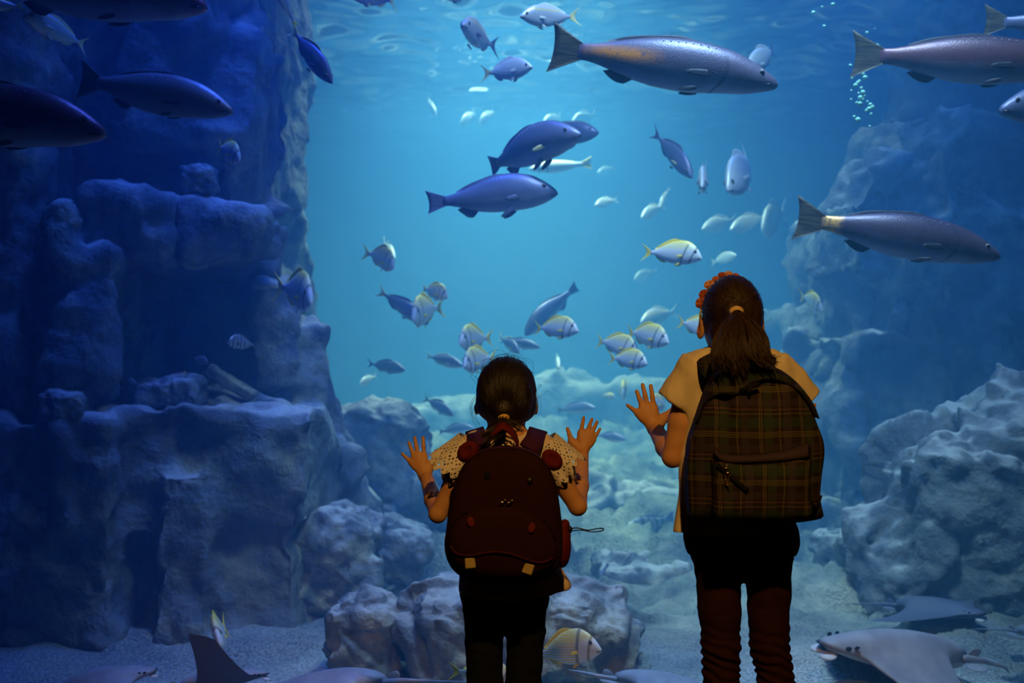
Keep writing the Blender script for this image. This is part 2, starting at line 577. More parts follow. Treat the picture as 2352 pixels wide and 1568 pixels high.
def rough_rock(V, Q, seed, a1=0.09, s1=2.2, a2=0.03, s2=6.0, a3=0.015, s3=14, it=1):
    N = vnormals(V, Q)
    w = V + 0.18/s1*np.stack([fbm(V*s1*1.5, 2, seed+k) for k in (201, 202, 203)], 1)
    d = a1*facet(w*s1, seed) + a2*facet(w*s2, seed+50) + a2*0.5*facet(w*s2*2.3, seed+51) + a1*0.5*fbm(V*s1*0.6, 3, seed+7)
    V = relax(V + N*d[:,None], Q, it, 0.6)
    N = vnormals(V, Q)
    return V + N*(a3*fbm(V*s3, 3, seed+90))[:,None]

def boxp(vx, x0, x1, y0, y1, d0, d1, rot=None, rnd=0.035, k=0.04, sub=False):
    """box whose front face covers the pixel rectangle at distance d0 and that runs back to d1"""
    a = P(x0, y1, d0); b = P(x1, y0, d0)
    c = ((a.x+b.x)/2, (d0+d1)/2, (a.z+b.z)/2)
    vx.box(c, ((b.x-a.x)/2, (d1-d0)/2, (b.z-a.z)/2), rnd, k, Euler(rot) if rot else None, sub)

# ---- left cliff with a ledge and a dark hollow
vx = Vox((-5.6, 4.9, -0.7), (-0.5, 9.2, 4.25), 0.035)
boxp(vx, -700, 560, -500, 1500, 6.25, 6.9)
boxp(vx, -700, 560, -600, 1500, 6.7, 8.9)
boxp(vx, -900, 40, -600, 1600, 5.6, 7.4)
boxp(vx, 270, 500, -200, 330, 6.05, 6.6, (0, 0.05, 0.25))
boxp(vx, 470, 568, 60, 620, 6.15, 6.8, (0, -0.02, -0.2))
boxp(vx, 160, 350, 430, 600, 5.75, 6.4, (0.1, 0.08, 0.2))
boxp(vx, 330, 610, 470, 585, 5.85, 6.5, (0.05, 0.1, -0.1))
boxp(vx, 215, 552, 600, 915, 5.7, 6.66, None, 0.15, 0.06, True)
boxp(vx, 85, 205, 560, 900, 5.55, 6.3, (0, 0.06, 0.3))
boxp(vx, 60, 130, 470, 610, 5.5, 6.1, (0, -0.1, 0.3))
boxp(vx, 200, 700, 935, 1240, 5.6, 6.6, (0, 0.02, 0.08))
boxp(vx, 430, 668, 1150, 1560, 5.65, 6.6, (0, 0.0, 0.1))
boxp(vx, 310, 440, 1080, 1520, 5.5, 6.4, (0, 0.03, 0.2))
boxp(vx, -600, 300, 960, 1620, 5.5, 6.6, (0, 0, -0.1))
boxp(vx, 590, 740, 740, 1350, 6.6, 7.7, (0, -0.20, 0.35))
boxp(vx, 690, 790, 900, 1350, 6.8, 7.9, (0, -0.30, 0.3))
boxp(vx, 560, 668, 640, 900, 6.4, 7.0, (0, -0.08, 0.2))
V, Q = vx.mesh()
V = rough_rock(V, Q, 11, 0.095, 1.5, 0.045, 3.4, 0.012)
o = mesh_np('rock_cliff', V, Q, m_rock)
tag(o, 'tall dark blue rock cliff with a ledge and hollow at the left', 'rock cliff')

# ---- right cliff
vx = Vox((1.6, 7.2, -0.7), (5.55, 11.6, 4.0), 0.05)
boxp(vx, 1955, 2800, 470, 1400, 8.5, 10.6)
boxp(vx, 2050, 2800, 300, 800, 8.7, 10.6, (0, 0.18, 0))
boxp(vx, 2170, 2900, 40, 500, 9.0, 11, (0, 0.1, 0))
boxp(vx, 2320, 3000, -300, 300, 9.2, 11.2, (0, 0.1, 0))
boxp(vx, 1985, 2080, 330, 520, 8.4, 9.3, (0, 0.5, 0))
boxp(vx, 1895, 1955, 760, 1250, 8.3, 9.1, (0, 0.06, 0.3))
boxp(vx, 1935, 1995, 450, 640, 8.2, 8.9, (0, -0.1, 0.2))
boxp(vx, 2130, 2180, 230, 700, 8.35, 9.0, (0, 0.1, 0.4))
boxp(vx, 2020, 2200, 520, 800, 8.2, 9.0, (0.2, 0.15, 0.2))
V, Q = vx.mesh()
V = rough_rock(V, Q, 23, 0.17, 1.0, 0.09, 2.6, 0.03, 6, 1)
V[:,0] = np.minimum(V[:,0], 5.9)
o = mesh_np('rock_cliff', V, Q, m_rock)
tag(o, 'hazy greenish rock cliff rising at the right side', 'rock cliff')

def boulder(px, py, d, r, seed, label, blobs=(), h=None, amp=1.0, rot=(0,0,0), cat='boulder', group=None):
    c = np.array(P(px, py, d)); r = np.array(r, float)
    h = h or max(0.012, r.max()/26)
    m = r.max()*1.7
    vx = Vox(c - m, c + m, h)
    vx.box(c, r*0.86, r.min()*0.45, 0, Euler(rot))
    for (dx, dy, dz, s) in blobs:
        vx.box(c + np.array([dx, dy, dz])*r, r*s, r.min()*s*0.4, r.min()*0.2, Euler((dx, dz, dy)))
    V, Q = vx.mesh()
    k = r.mean()
    V = rough_rock(V, Q, seed, 0.20*k*amp, 0.8/k, 0.09*k*amp, 2.0/k, 0.025*k, 6/k, 1)
    o = mesh_np('boulder', V - c, Q, m_rock, )
    o.location = c
    tag(o, label, cat, group)
    return o

boulder(1175, 1455, 5.05, (0.50, 0.34, 0.27), 31, 'large smooth boulder right behind the smaller person\'s legs', [(-0.5, 0.1, 0.15, 0.5), (0.45, 0, 0.1, 0.6)], 0.014, 0.8)
boulder(838, 1452, 5.05, (0.19, 0.2, 0.19), 33, 'boulder with a pale top left of the smaller person\'s legs', [(0.2, 0, 0.5, 0.5)], 0.010)
boulder(765, 1285, 6.2, (0.27, 0.3, 0.28), 35, 'squarish boulder at the foot of the left cliff', [(0.3, 0, 0.4, 0.5)], 0.014)
boulder(910, 1265, 6.7, (0.21, 0.25, 0.22), 36, 'pointed boulder leaning beside the squarish one, left of the smaller person', [], 0.014, 1.0, (0.1, 0.4, 0.2))
boulder(2330, 1225, 6.3, (0.86, 0.6, 0.66), 38, 'huge sloping boulder at the lower right edge', [(-0.5, -0.1, -0.25, 0.6), (0.25, 0, 0.35, 0.6)], 0.022)
boulder(1975, 1290, 7.3, (0.32, 0.3, 0.24), 39, 'low rubble rock beside the huge right boulder', [(0.6, 0, -0.2, 0.6)], 0.016)
boulder(1895, 1200, 8.6, (0.34, 0.3, 0.22), 40, 'small rounded rock just right of the plaid backpack', [], 0.02)
boulder(870, 1080, 7.9, (0.34, 0.4, 0.50), 41, 'dark blue rock slope behind the smaller person\'s left hand', [(-0.4, 0, 0.2, 0.6), (0.7, 0, -0.4, 0.7)], 0.02)
boulder(1000, 1180, 9.0, (0.5, 0.4, 0.28), 42, 'blurry pale rock behind the maroon backpack, left side', [], 0.03)
boulder(1440, 1190, 9.6, (0.62, 0.5, 0.30), 43, 'sunlit green boulder between the two people', [(-0.4, 0, 0.3, 0.6), (0.5, 0, -0.3, 0.6)], 0.03)
boulder(1480, 1330, 7.2, (0.34, 0.3, 0.16), 44, 'low pale rock on the sand between the two people', [], 0.016)
boulder(1400, 1000, 14.3, (1.15, 0.6, 0.85), 45, 'hazy green reef block in the far middle', [(-0.6, 0, 0.2, 0.5), (0.5, 0, 0.25, 0.55)], 0.06)
boulder(1010, 1015, 14.5, (0.9, 0.5, 0.62), 46, 'hazy blue reef mound in the far left middle', [], 0.06)
boulder(1790, 900, 13.0, (0.62, 0.5, 1.0), 47, 'hazy reef tower in the distance right of the taller person', [(-0.5, 0, -0.4, 0.7)], 0.06)
boulder(390, 905, 5.9, (0.20, 0.16, 0.10), 51, 'pale block resting on the ledge of the left cliff', [(-0.3, 0, -0.2, 0.6)], 0.01)
boulder(530, 880, 6.05, (0.17, 0.08, 0.035), 52, 'thin slab leaning on the ledge of the left cliff', [], 0.008, 0.5, (0, 0.55, 0))
boulder(215, 895, 5.7, (0.13, 0.12, 0.06), 53, 'small dim stone at the left end of the cliff ledge', [], 0.01)
boulder(455, 415, 5.95, (0.10, 0.1, 0.09), 54, 'small angular stone perched high on the left cliff', [(0.3, 0, -0.4, 0.6)], 0.008)
boulder(150, 930, 5.5, (0.13, 0.12, 0.08), 55, 'rounded dim stone under the left cliff pillar', [], 0.01)
# ================================================================ PEOPLE
m_skin = mat('skin', (0.62, 0.34, 0.20), 0.55, 0.35)
t = NT(m_skin)
t.color(t.mix(t.ramp(t.noise(14, 4), [(0.35, 0.0), (0.7, 1.0)]), (0.64, 0.33, 0.16), (0.56, 0.26, 0.11)))
t.bump(t.noise(260, 2), 0.12, 0.002)
t.b.inputs['Subsurface Weight'].default_value = 0.0

def hair_mat(name, c0, c1):
    m = mat(name, c0, 0.42, 0.5)
    t = NT(m)
    n = t.noise(60, 3, 0.6, t.mapping((4, 4, 0.4)))
    t.color(t.mix(t.ramp(n, [(0.35, 0.0), (0.7, 1.0)]), c0, c1))
    t.bump(n, 0.6, 0.004)
    return m
m_hair_dark = hair_mat('dark hair', (0.006, 0.004, 0.003), (0.022, 0.012, 0.007))
m_hair_brown = hair_mat('brown hair', (0.012, 0.006, 0.004), (0.060, 0.027, 0.010))
def cloth(name, c, bump=0.25, scale=500, rough=0.85, var=0.15):
    m = mat(name, c, rough, 0.15)
    t = NT(m)
    n = t.noise(9, 4)
    dark = tuple(x*(1-var) for x in c)
    t.color(t.mix(t.ramp(n, [(0.35, 0.0), (0.65, 1.0)]), dark, c))
    t.bump(t.noise(scale, 2, 0.6), bump, 0.002)
    return m
m_shirt = cloth('cream cotton', (0.80, 0.66, 0.46))
m_blouse = cloth('pale pink cotton', (0.80, 0.62, 0.50))
m_lace = cloth('white lace', (0.80, 0.72, 0.68), 0.6, 250)
m_jeans = cloth('black denim', (0.006, 0.008, 0.016))
m_maroon_pants = cloth('dark maroon twill', (0.030, 0.0065, 0.0065))
m_hip_band = cloth('black hip band', (0.006, 0.006, 0.008))
m_shoe = cloth('dark canvas', (0.02, 0.02, 0.025))
m_eye = mat('eyeball', (0.7, 0.7, 0.68), 0.1, 0.5)
m_gold = mat('gold elastic', (0.75, 0.48, 0.12), 0.4, 0.5)
t = NT(m_gold); t.bump(t.noise(300, 2), 0.5, 0.003)

def person_vox(cx, w, h, top):
    return Vox((cx - w, 2.62, -0.01), (cx + w, 3.13, top), h)

def add_hand(vx, wrist, knuckles, tips, s, mids=None):
    """flat hand pressed on the pane: knuckles/tips are pixel pairs pinky..index, thumb last"""
    W = np.array(P(*wrist))
    D_K, D_T = 3.080, 3.0935
    for i, (k, tp) in enumerate(zip(knuckles, tips)):
        thumb = i == 4
        a = np.array(P(*k, D_K)); b = np.array(P(*tp, D_T))
        m = a*0.52 + b*0.48 + np.array([0, -0.004*s, 0.0])
        r0 = 0.0066*s*(1.12 if thumb else (0.9 if i == 0 else 1.0))
        r1 = r0*0.90; r2 = r0*0.76
        u = (b - m); u = u/np.linalg.norm(u)*r2
        vx.cone(W*0.25 + a*0.75, a, 0.0095*s, r0*1.15, 0.006*s)
        vx.cone(a, m, r0, r1, 0.0035*s)
        vx.cone(m, b - u, r1, r2, 0.0025*s)
        if not thumb:
            vx.cone(W, a, 0.0135*s, 0.0092*s, 0.009*s, flat=((0, 1, 0), 0.85))
        else:
            vx.cone(W, a, 0.014*s, 0.0098*s, 0.010*s)

def add_arm(vx, sh, el, wr, r, k=0.010):
    S, E_, W = np.array(P(*sh)), np.array(P(*el)), np.array(P(*wr))
    vx.cone(S, S*0.45 + E_*0.55, r[0], r[1], k)
    vx.cone(S*0.45 + E_*0.55, E_, r[1], r[2], k)
    vx.cone(E_, E_*0.62 + W*0.38, r[2], r[3], k)
    vx.cone(E_*0.62 + W*0.38, W, r[3], r[4], k)

def add_head(vx, c, s, yaw=0.0):
    """head looking towards +Y; c = centre of skull"""
    c = np.array(c)
    vx.ell(c, np.array([0.066, 0.082, 0.083])*s)
    vx.ell(c + np.array([0, 0.028, -0.045])*s, np.array([0.053, 0.055, 0.062])*s, 0.03*s)
    vx.ell(c + np.array([0, 0.055, -0.092])*s, np.array([0.026, 0.024, 0.020])*s, 0.025*s)      # chin
    vx.cone(c + np.array([0, 0.086, -0.012])*s, c + np.array([0, 0.099, -0.042])*s, 0.006*s, 0.011*s, 0.010*s)  # nose
    for x in (-1, 1):
        vx.ell(c + np.array([0.027*x, 0.088, -0.014])*s, np.array([0.014, 0.010, 0.010])*s, 0.006*s, sub=True)
        vx.ell(c + np.array([0.033*x, 0.066, -0.044])*s, np.array([0.018, 0.016, 0.018])*s, 0.015*s)   # cheek
        e = c + np.array([0.0735*x, -0.002, -0.028])*s
        vx.ell(e, np.array([0.007, 0.017, 0.028])*s, 0.004*s, rot=Euler((0.25, 0, -0.35*x)))
        vx.ell(e + np.array([0.006*x, 0.004, 0.004])*s, np.array([0.004, 0.009, 0.015])*s, 0.003*s, sub=True)
    vx.ell(c + np.array([0, 0.082, -0.064])*s, np.array([0.018, 0.010, 0.005])*s, 0.004*s)
    vx.ell(c + np.array([0, 0.081, -0.072])*s, np.array([0.015, 0.010, 0.005])*s, 0.004*s)

def eyes(c, s, parent):
    for x in (-1, 1):
        V, Fc = [], []
        n, m = 10, 8
        cc = np.array(c) + np.array([0.027*x, 0.074, -0.014])*s
        for i in range(m+1):
            for j in range(n):
                th = math.pi*i/m; ph = 2*math.pi*j/n
                V.append(cc + 0.011*s*np.array([math.sin(th)*math.cos(ph), math.sin(th)*math.sin(ph), math.cos(th)]))
        for i in range(m):
            for j in range(n):
                Fc.append((i*n+j, (i+1)*n+j, (i+1)*n+(j+1) % n, i*n+(j+1) % n))
        mesh_obj('eye', V, Fc, m_eye, parent)

def wrinkle(V, Q, amp, sc, seed, stretch=(1, 1, 1)):
    N = vnormals(V, Q)
    p = V*np.array(stretch)*sc
    d = fbm(p, 3, seed)
    d = d + 0.6*(1 - np.abs(fbm(p*0.7 + 5, 2, seed + 31))*2)
    return V + N*(amp*d)[:,None]

def cap_strands(c, r, tie, n, seed, rad, zmin=-0.3, lift=1.015, flow=None):
    """hair strands lying on a skull ellipsoid, all drawn back to the tie"""
    rnd = random.Random(seed)
    c = Vector(c); parts = []
    R = Vector(r)
    te = Vector(tie) - c
    td = Vector((te.x/R.x, te.y/R.y, te.z/R.z)); tl = td.length; td.normalize()
    while len(parts) < n:
        v = Vector((rnd.gauss(0,1), rnd.gauss(0,1), rnd.gauss(0,1))).normalized()
        if v.dot(td) > 0.75 or (v.z < zmin and v.y > -0.1) or v.y > 0.75: continue
        q0 = v; ang = q0.angle(td)
        if ang > 2.6: continue
        pts = []; k = 14
        a1 = rnd.uniform(0.0, 0.35); lf = lift + rnd.uniform(0, 0.03)
        wv = rnd.uniform(-0.03, 0.03); ph = rnd.uniform(0, 6)
        for i in range(k):
            u = a1 + (0.98 - a1)*i/(k-1)
            d = (q0*math.sin((1-u)*ang) + td*math.sin(u*ang))/math.sin(ang)
            d = d + q0.cross(td)*wv*math.sin(u*math.pi*1.5 + ph)*math.sin(u*math.pi)
            d.normalize()
            rr = lf + (tl - lf)*max(0, (u-0.78)/0.22)**2
            pts.append(c + Vector((d.x*R.x, d.y*R.y, d.z*R.z))*rr)
        w = rad*rnd.uniform(0.6, 1.3)
        parts.append(tube(pts, [w*0.5] + [w]*(k-2) + [w*0.7], 4))
    return merge(parts)

def lock_strands(paths, seed, n_each, spread, rad, k=16, root_spread=0.006):
    """paths: guide polylines; each becomes a lock of n strands, tapering to a point"""
    rnd = random.Random(seed); parts = []
    for path in paths:
        for _ in range(n_each):
            o = Vector((rnd.gauss(0,1), rnd.gauss(0,0.6), rnd.gauss(0,0.7)))
            m = len(path)
            ctl = [Vector(p) + o*(root_spread + (spread-root_spread)*(i/(m-1))) for i, p in enumerate(path)]
            ln = rnd.uniform(0.8, 1.0)
            pts = catmull(ctl, k)
            pts = pts[:max(5, int(k*ln))]
            kk = len(pts); w = rad*rnd.uniform(0.6, 1.4)
            parts.append(tube(pts, [w*(1 - 0.8*(i/(kk-1))**4) for i in range(kk)], 4))
    return merge(parts)

def flyaways(c, r, n, seed, rad=0.0004, ln=0.10):
    rnd = random.Random(seed); parts = []
    for _ in range(n):
        a = rnd.uniform(0, 2*math.pi)
        if math.sin(a) < -0.3: continue
        d = Vector((math.cos(a), rnd.uniform(-0.5, 0.2), math.sin(a))).normalized()
        p = Vector(c) + Vector((d.x*r[0], d.y*r[1], d.z*r[2]))
        sg = -1 if d.x > 0 else 1
        tang = Vector((-d.z, 0, d.x))*-sg + Vector((0, rnd.uniform(-0.3, 0.3), 0))
        L = ln*rnd.uniform(0.3, 1); hgt = rnd.uniform(0.1, 0.35)*L; dr = rnd.uniform(0.2, 0.7)
        pts = []
        for i in range(7):
            u = i/6
            pts.append(p + tang*L*u + d*hgt*math.sin(u*math.pi*0.8) + Vector((0, 0, -dr*L*u*u)))
        parts.append(tube(catmull(pts, 14), rad, 3))
    return merge(parts)

def torus_between(c, axis, R, r, seg=24, sub=8, squash=1.0):
    axis = Vector(axis).normalized(); a = axis.orthogonal().normalized(); b = axis.cross(a)
    pts = [Vector(c) + (a*math.cos(2*math.pi*i/seg) + b*math.sin(2*math.pi*i/seg))*R for i in range(seg + 1)]
    return tube(pts, r, sub, cap=False)

# ---------------------------------------------------------------- the smaller person
D = 2.84
sp = empty('person', (P(1163, 0, D).x, D, 0.0))
tag(sp, 'smaller person in white lace-sleeved top and black trousers, both palms raised to the glass', 'person')
OFF = np.array(sp.location)
def pchild(name, V, Q, m, parent, smooth=True):
    return mesh_np(name, np.array(V) - OFF, Q, m, parent, smooth)
def pchild_l(name, VF, m, parent):
    V, Fc = VF
    o = mesh_obj(name, [Vector(v) - Vector(OFF) for v in V], Fc, m, parent)
    if name in ('hair_strand', 'ponytail'): o['kind'] = 'stuff'
    return o

cx = P(1163, 0, D).x
vx = person_vox(cx, 0.29, 0.0028, 1.12)
hc = np.array(P(1163, 903, D + 0.005))
add_head(vx, hc, 0.98)
vx.cone(P(1163, 950, D-0.012), P(1163, 1015, D-0.01), 0.034, 0.040, 0.02)
vx.ell(P(1163, 1090, D), (0.100, 0.066, 0.105), 0.05)
vx.ell(P(1163, 1220, D), (0.098, 0.066, 0.120), 0.06)
vx.ell(P(1160, 1350, D), (0.104, 0.075, 0.085), 0.05)
vx.cone(P(1092, 1030, D), P(1234, 1030, D), 0.034, 0.034, 0.03)
add_arm(vx, (1085, 1040, D), (1006, 1180, D+0.005), (980, 1098, 3.055), (0.032, 0.027, 0.0215, 0.0225, 0.0180))
add_arm(vx, (1250, 1040, D), (1327, 1163, D+0.005), (1337, 1046, 3.055), (0.032, 0.027, 0.0215, 0.0230, 0.0180))
add_hand(vx, (976, 1092, 3.068), [(946,1062),(953,1052),(961,1047),(974,1048),(995,1063)], [(921,1039),(938,1013),(952,1001),(972,1000),(1002,1031)], 0.94)
add_hand(vx, (1336, 1040, 3.068), [(1361,1010),(1356,1000),(1347,995),(1334,995),(1313,1013)], [(1380,982),(1373,965),(1361,959),(1341,955),(1302,980)], 0.94)
for hx, kx in ((1112, 1113), (1207, 1203)):
    vx.cone(P(hx, 1395, D), P(kx, 1575, D), 0.040, 0.030, 0.03)
    vx.cone(P(kx, 1575, D), P(kx, 1690, D-0.004), 0.030, 0.028, 0.02)
    vx.cone(P(kx, 1690, D-0.004), P(kx, 1790, D), 0.028, 0.022, 0.02)
    vx.cone(P(kx, 1795, D-0.01), P(kx, 1802, D+0.10), 0.026, 0.020, 0.02)
V, Q = vx.mesh()
V = relax(V, Q, 1, 0.4)
pchild('body', V, Q, m_skin, sp)
eyes(hc, 0.98, sp)

# trousers
vx = person_vox(cx, 0.20, 0.005, 0.62)
vx.ell(P(1160, 1362, D), (0.112, 0.084, 0.10), 0.0)
for hx, kx, ax in ((1111, 1113, 1114), (1209, 1203, 1204)):
    vx.cone(P(hx, 1400, D), P(kx, 1575, D), 0.0505, 0.0425, 0.012)
    vx.cone(P(kx, 1575, D), P(kx, 1785, D), 0.0425, 0.036, 0.012)
vx.cut((0, 0, P(0, 1310, D).z), (0, 0, 1)); vx.cut((0, 0, 0.045), (0, 0, -1))
V, Q = vx.mesh()
V = wrinkle(V, Q, 0.0022, 18, 5, (1, 1, 2.2))
pchild('trousers', V, Q, m_jeans, sp)
for kx in (1113, 1203):
    vx = Vox(np.array(P(kx, 0, D))*[1, 1, 0] + [-0.06, -0.08, 0.0], np.array(P(kx, 0, D))*[1, 1, 0] + [0.06, 0.16, 0.1], 0.005)
    b = np.array(P(kx, 0, D))*[1, 1, 0]
    vx.cone(b + [0, -0.02, 0.045], b + [0, 0.10, 0.03], 0.036, 0.030, 0.01)
    vx.cut((0, 0, 0.004), (0, 0, -1))
    V, Q = vx.mesh(); pchild('shoe', V, Q, m_shoe, sp)

# blouse with a flared hem
vx = person_vox(cx, 0.24, 0.0045, 0.96)
vx.cone(P(1100, 1029, D), P(1226, 1029, D), 0.040, 0.040, 0.0)
vx.ell(P(1163, 1100, D), (0.110, 0.076, 0.115), 0.04)
vx.ell(P(1163, 1220, D), (0.112, 0.080, 0.130), 0.06)
vx.cone(P(1163, 1230, D), P(1172, 1345, D), 0.105, 0.128, 0.05, flat=((0, 1, 0), 0.78))
vx.cone(P(1240, 1280, D), P(1276, 1348, D+0.005), 0.022, 0.036, 0.03)
vx.cone(P(1163, 980, D-0.01), P(1163, 1030, D-0.01), 0.028, 0.055, 0.03)
vx.cone(P(1163, 940, D+0.0), P(1163, 1006, D+0.0), 0.05, 0.045, 0.004, sub=True)
vx.cone(P(1090, 1036, D), P(1052, 1088, D+0.004), 0.044, 0.040, 0.02)
vx.cone(P(1240, 1036, D), P(1284, 1086, D+0.004), 0.044, 0.040, 0.02)
vx.cut(P(1163, 1358, D), (0.04, 0, -1))
V, Q = vx.mesh()
V = wrinkle(V, Q, 0.0025, 16, 8, (1.6, 1.6, 0.6))
pchild('blouse', V, Q, m_blouse, sp)

def lace_sleeve(sh, end, r0, r1, parent, seed):
    """flared lace cap sleeve with eyelets and scalloped edge"""
    A, B = Vector(P(*sh)), Vector(P(*end))
    ax = (B - A).normalized()
    a = ax.cross(Vector((0, 1, 0))).normalized(); b = ax.cross(a)
    nu, nv = 256, 56
    L = (B - A).length
    V, Q = [], []
    for j in range(nv):
        v = j/(nv-1)
        for i in range(nu):
            u = 2*math.pi*i/nu
            sc = (0.16*abs(math.sin(u*8)) + 0.10*math.sin(u*3 + seed))*(v**2)
            rr = (r0 + (r1 - r0)*v)*(1 + 0.05*v*math.sin(u*9 + seed) + 0.05*v*math.sin(u*4 + seed*2))
            V.append(A + ax*(L*v*(0.94 + sc)) + (a*math.cos(u) + b*math.sin(u))*rr)
    for j in range(nv-1):
        row = j//5
        for i in range(nu):
            # rows of small eyelets, a band of larger ones above the scallops
            cxx = ((i + (row % 2)*4) % 8) - 3.5; cyy = (j % 5) - 2.0
            hole = (cxx*cxx*1.2 + cyy*cyy) < (1.9 if row % 3 else 3.0) and 1 < j < nv-3
            if (row*7 + ((i + (row % 2)*4)//8)*3) % 5 == 0: hole = False
            if not hole:
                i2 = (i+1) % nu
                Q.append((j*nu+i, j*nu+i2, (j+1)*nu+i2, (j+1)*nu+i))
    o = pchild_l('lace_sleeve', (V, Q), m_lace, parent)
    sm = o.modifiers.new('thick', 'SOLIDIFY'); sm.thickness = 0.0012
    o['label'] = 'white eyelet lace sleeve with scalloped edge'
lace_sleeve((1086, 1020, D), (1034, 1080, D+0.006), 0.044, 0.062, sp, 1.0)
lace_sleeve((1246, 1020, D), (1298, 1080, D+0.006), 0.044, 0.058, sp, 2.3)

# hair
vx = Vox(hc - 0.16, hc + 0.16, 0.004)
hr = (0.0715, 0.088, 0.088)
hcc = hc + np.array([0, -0.008, 0.004])
tie = np.array(P(1157, 955, D - 0.088))
vx.ell(hcc, hr)
vx.cone(hcc + [0, -0.035, -0.02], tie + [0, 0.012, 0.006], 0.056, 0.016, 0.03)
vx.cone(hcc + [-0.042, -0.01, -0.035], tie + [0, 0.02, 0.008], 0.026, 0.012, 0.03)
vx.cone(hcc + [0.042, -0.01, -0.035], tie + [0, 0.02, 0.008], 0.026, 0.012, 0.03)
vx.box(hcc + [0, 0.105, -0.055], (0.12, 0.05, 0.085), 0.02, 0.02, sub=True)
V, Q = vx.mesh()
V = wrinkle(V, Q, 0.0016, 34, 3, (1.5, 1.5, 0.5))
hair = pchild('hair', V, Q, m_hair_dark, sp)
pchild_l('hair_strand', cap_strands(hcc, hr, tie, 1000, 4, 0.0007), m_hair_dark, hair)
T = Vector(tie)
def PT(px, py, d): return P(px, py, d)
paths = [
    [T, PT(1153, 972, 2.725), PT(1135, 985, 2.71), PT(1118, 998, 2.70), PT(1112, 1012, 2.69)],
    [T, PT(1153, 975, 2.725), PT(1130, 992, 2.705), PT(1114, 1000, 2.695), PT(1104, 988, 2.69)],
    [T, PT(1152, 975, 2.72), PT(1138, 1000, 2.70), PT(1124, 1012, 2.685), PT(1113, 1030, 2.68)],
    [T, PT(1155, 975, 2.72), PT(1143, 995, 2.70), PT(1130, 1006, 2.69)],
    [T, PT(1162, 968, 2.73), PT(1180, 978, 2.725), PT(1198, 990, 2.72), PT(1208, 982, 2.72)],
    [T, PT(1165, 965, 2.735), PT(1184, 970, 2.73), PT(1194, 984, 2.725), PT(1180, 992, 2.72), PT(1171, 984, 2.72)],
]
pt = pchild_l('ponytail', merge([lock_strands(paths[:4], 9, 34, 0.0055, 0.0012, root_spread=0.004), lock_strands(paths[4:], 10, 7, 0.002, 0.0009, root_spread=0.003)]), m_hair_dark, sp)
pchild_l('hair_strand', flyaways(hcc, hr, 34, 12), m_hair_dark, hair)
paths = [[Vector(P(1105, 905, D)), P(1092, 935, D), P(1088, 955, D-0.01), P(1098, 975, D-0.02), P(1106, 985, D-0.02)],
         [Vector(P(1103, 900, D)), P(1086, 925, D), P(1087, 950, D), P(1100, 965, D)],
         [Vector(P(1226, 895, D)), P(1238, 925, D), P(1236, 945, D), P(1226, 975, D)]]
pchild_l('hair_strand', lock_strands(paths, 3, 4, 0.003, 0.0005), m_hair_dark, hair)
pchild_l('hair_tie', merge([torus_between(T + Vector((0, -0.002, -0.004)), (0.1, -0.6, -1), 0.0105, 0.0042, 20), torus_between(T + Vector((0, -0.004, -0.009)), (0.1, -0.6, -1), 0.0100, 0.0036, 20)]), m_gold, sp)['label'] = 'gold elastic hair tie'

# ---------------------------------------------------------------- the taller person
op = empty('person', (P(1685, 0, D).x, D, 0.0))
tag(op, 'taller person in cream T-shirt and maroon trousers with a flower headband and ponytail', 'person')
OFF = np.array(op.location)
cx = P(1690, 0, D).x
vx = person_vox(cx, 0.30, 0.0030, 1.34)
hc = np.array(P(1680, 726, D + 0.005))
add_head(vx, hc, 1.04)
vx.cone(P(1680, 780, D-0.012), P(1685, 840, D-0.012), 0.039, 0.046, 0.02)
vx.ell(P(1688, 930, D), (0.118, 0.078, 0.125), 0.05)
vx.ell(P(1695, 1070, D), (0.108, 0.075, 0.14), 0.06)
vx.ell(P(1702, 1220, D), (0.122, 0.085, 0.10), 0.05)
vx.cone(P(1604, 852, D), P(1778, 856, D), 0.038, 0.038, 0.03)
add_arm(vx, (1588, 868, D), (1545, 1050, D+0.005), (1508, 990, 3.045), (0.034, 0.0315, 0.0245, 0.0265, 0.0205))
add_arm(vx, (1795, 870, D), (1832, 1045, D+0.005), (1838, 985, 3.045), (0.034, 0.0315, 0.0245, 0.0265, 0.0205))
add_hand(vx, (1505, 985, 3.066), [(1468,950),(1477,940),(1488,936),(1502,939),(1527,957)], [(1438,928),(1461,894),(1475,879),(1494,881),(1549,935)], 1.12)
add_hand(vx, (1826, 985, 3.066), [(1857,953),(1849,943),(1838,939),(1824,942),(1804,960)], [(1873,926),(1862,905),(1848,890),(1828,886),(1786,936)], 1.12)
for hx, kx, fx in ((1648, 1656, 1656), (1762, 1772, 1784)):
    vx.cone(P(hx, 1280, D), P(kx, 1490, D), 0.046, 0.034, 0.03)
    vx.cone(P(kx, 1490, D), P((kx+fx)/2, 1630, D), 0.031, 0.027, 0.02)
    vx.cone(P((kx+fx)/2, 1630, D), P(fx, 1785, D), 0.027, 0.022, 0.02)
    vx.cone(P(fx, 1792, D-0.01), P(fx, 1800, D+0.12), 0.028, 0.022, 0.02)
V, Q = vx.mesh()
V = relax(V, Q, 1, 0.4)
pchild('body', V, Q, m_skin, op)
eyes(hc, 1.04, op)

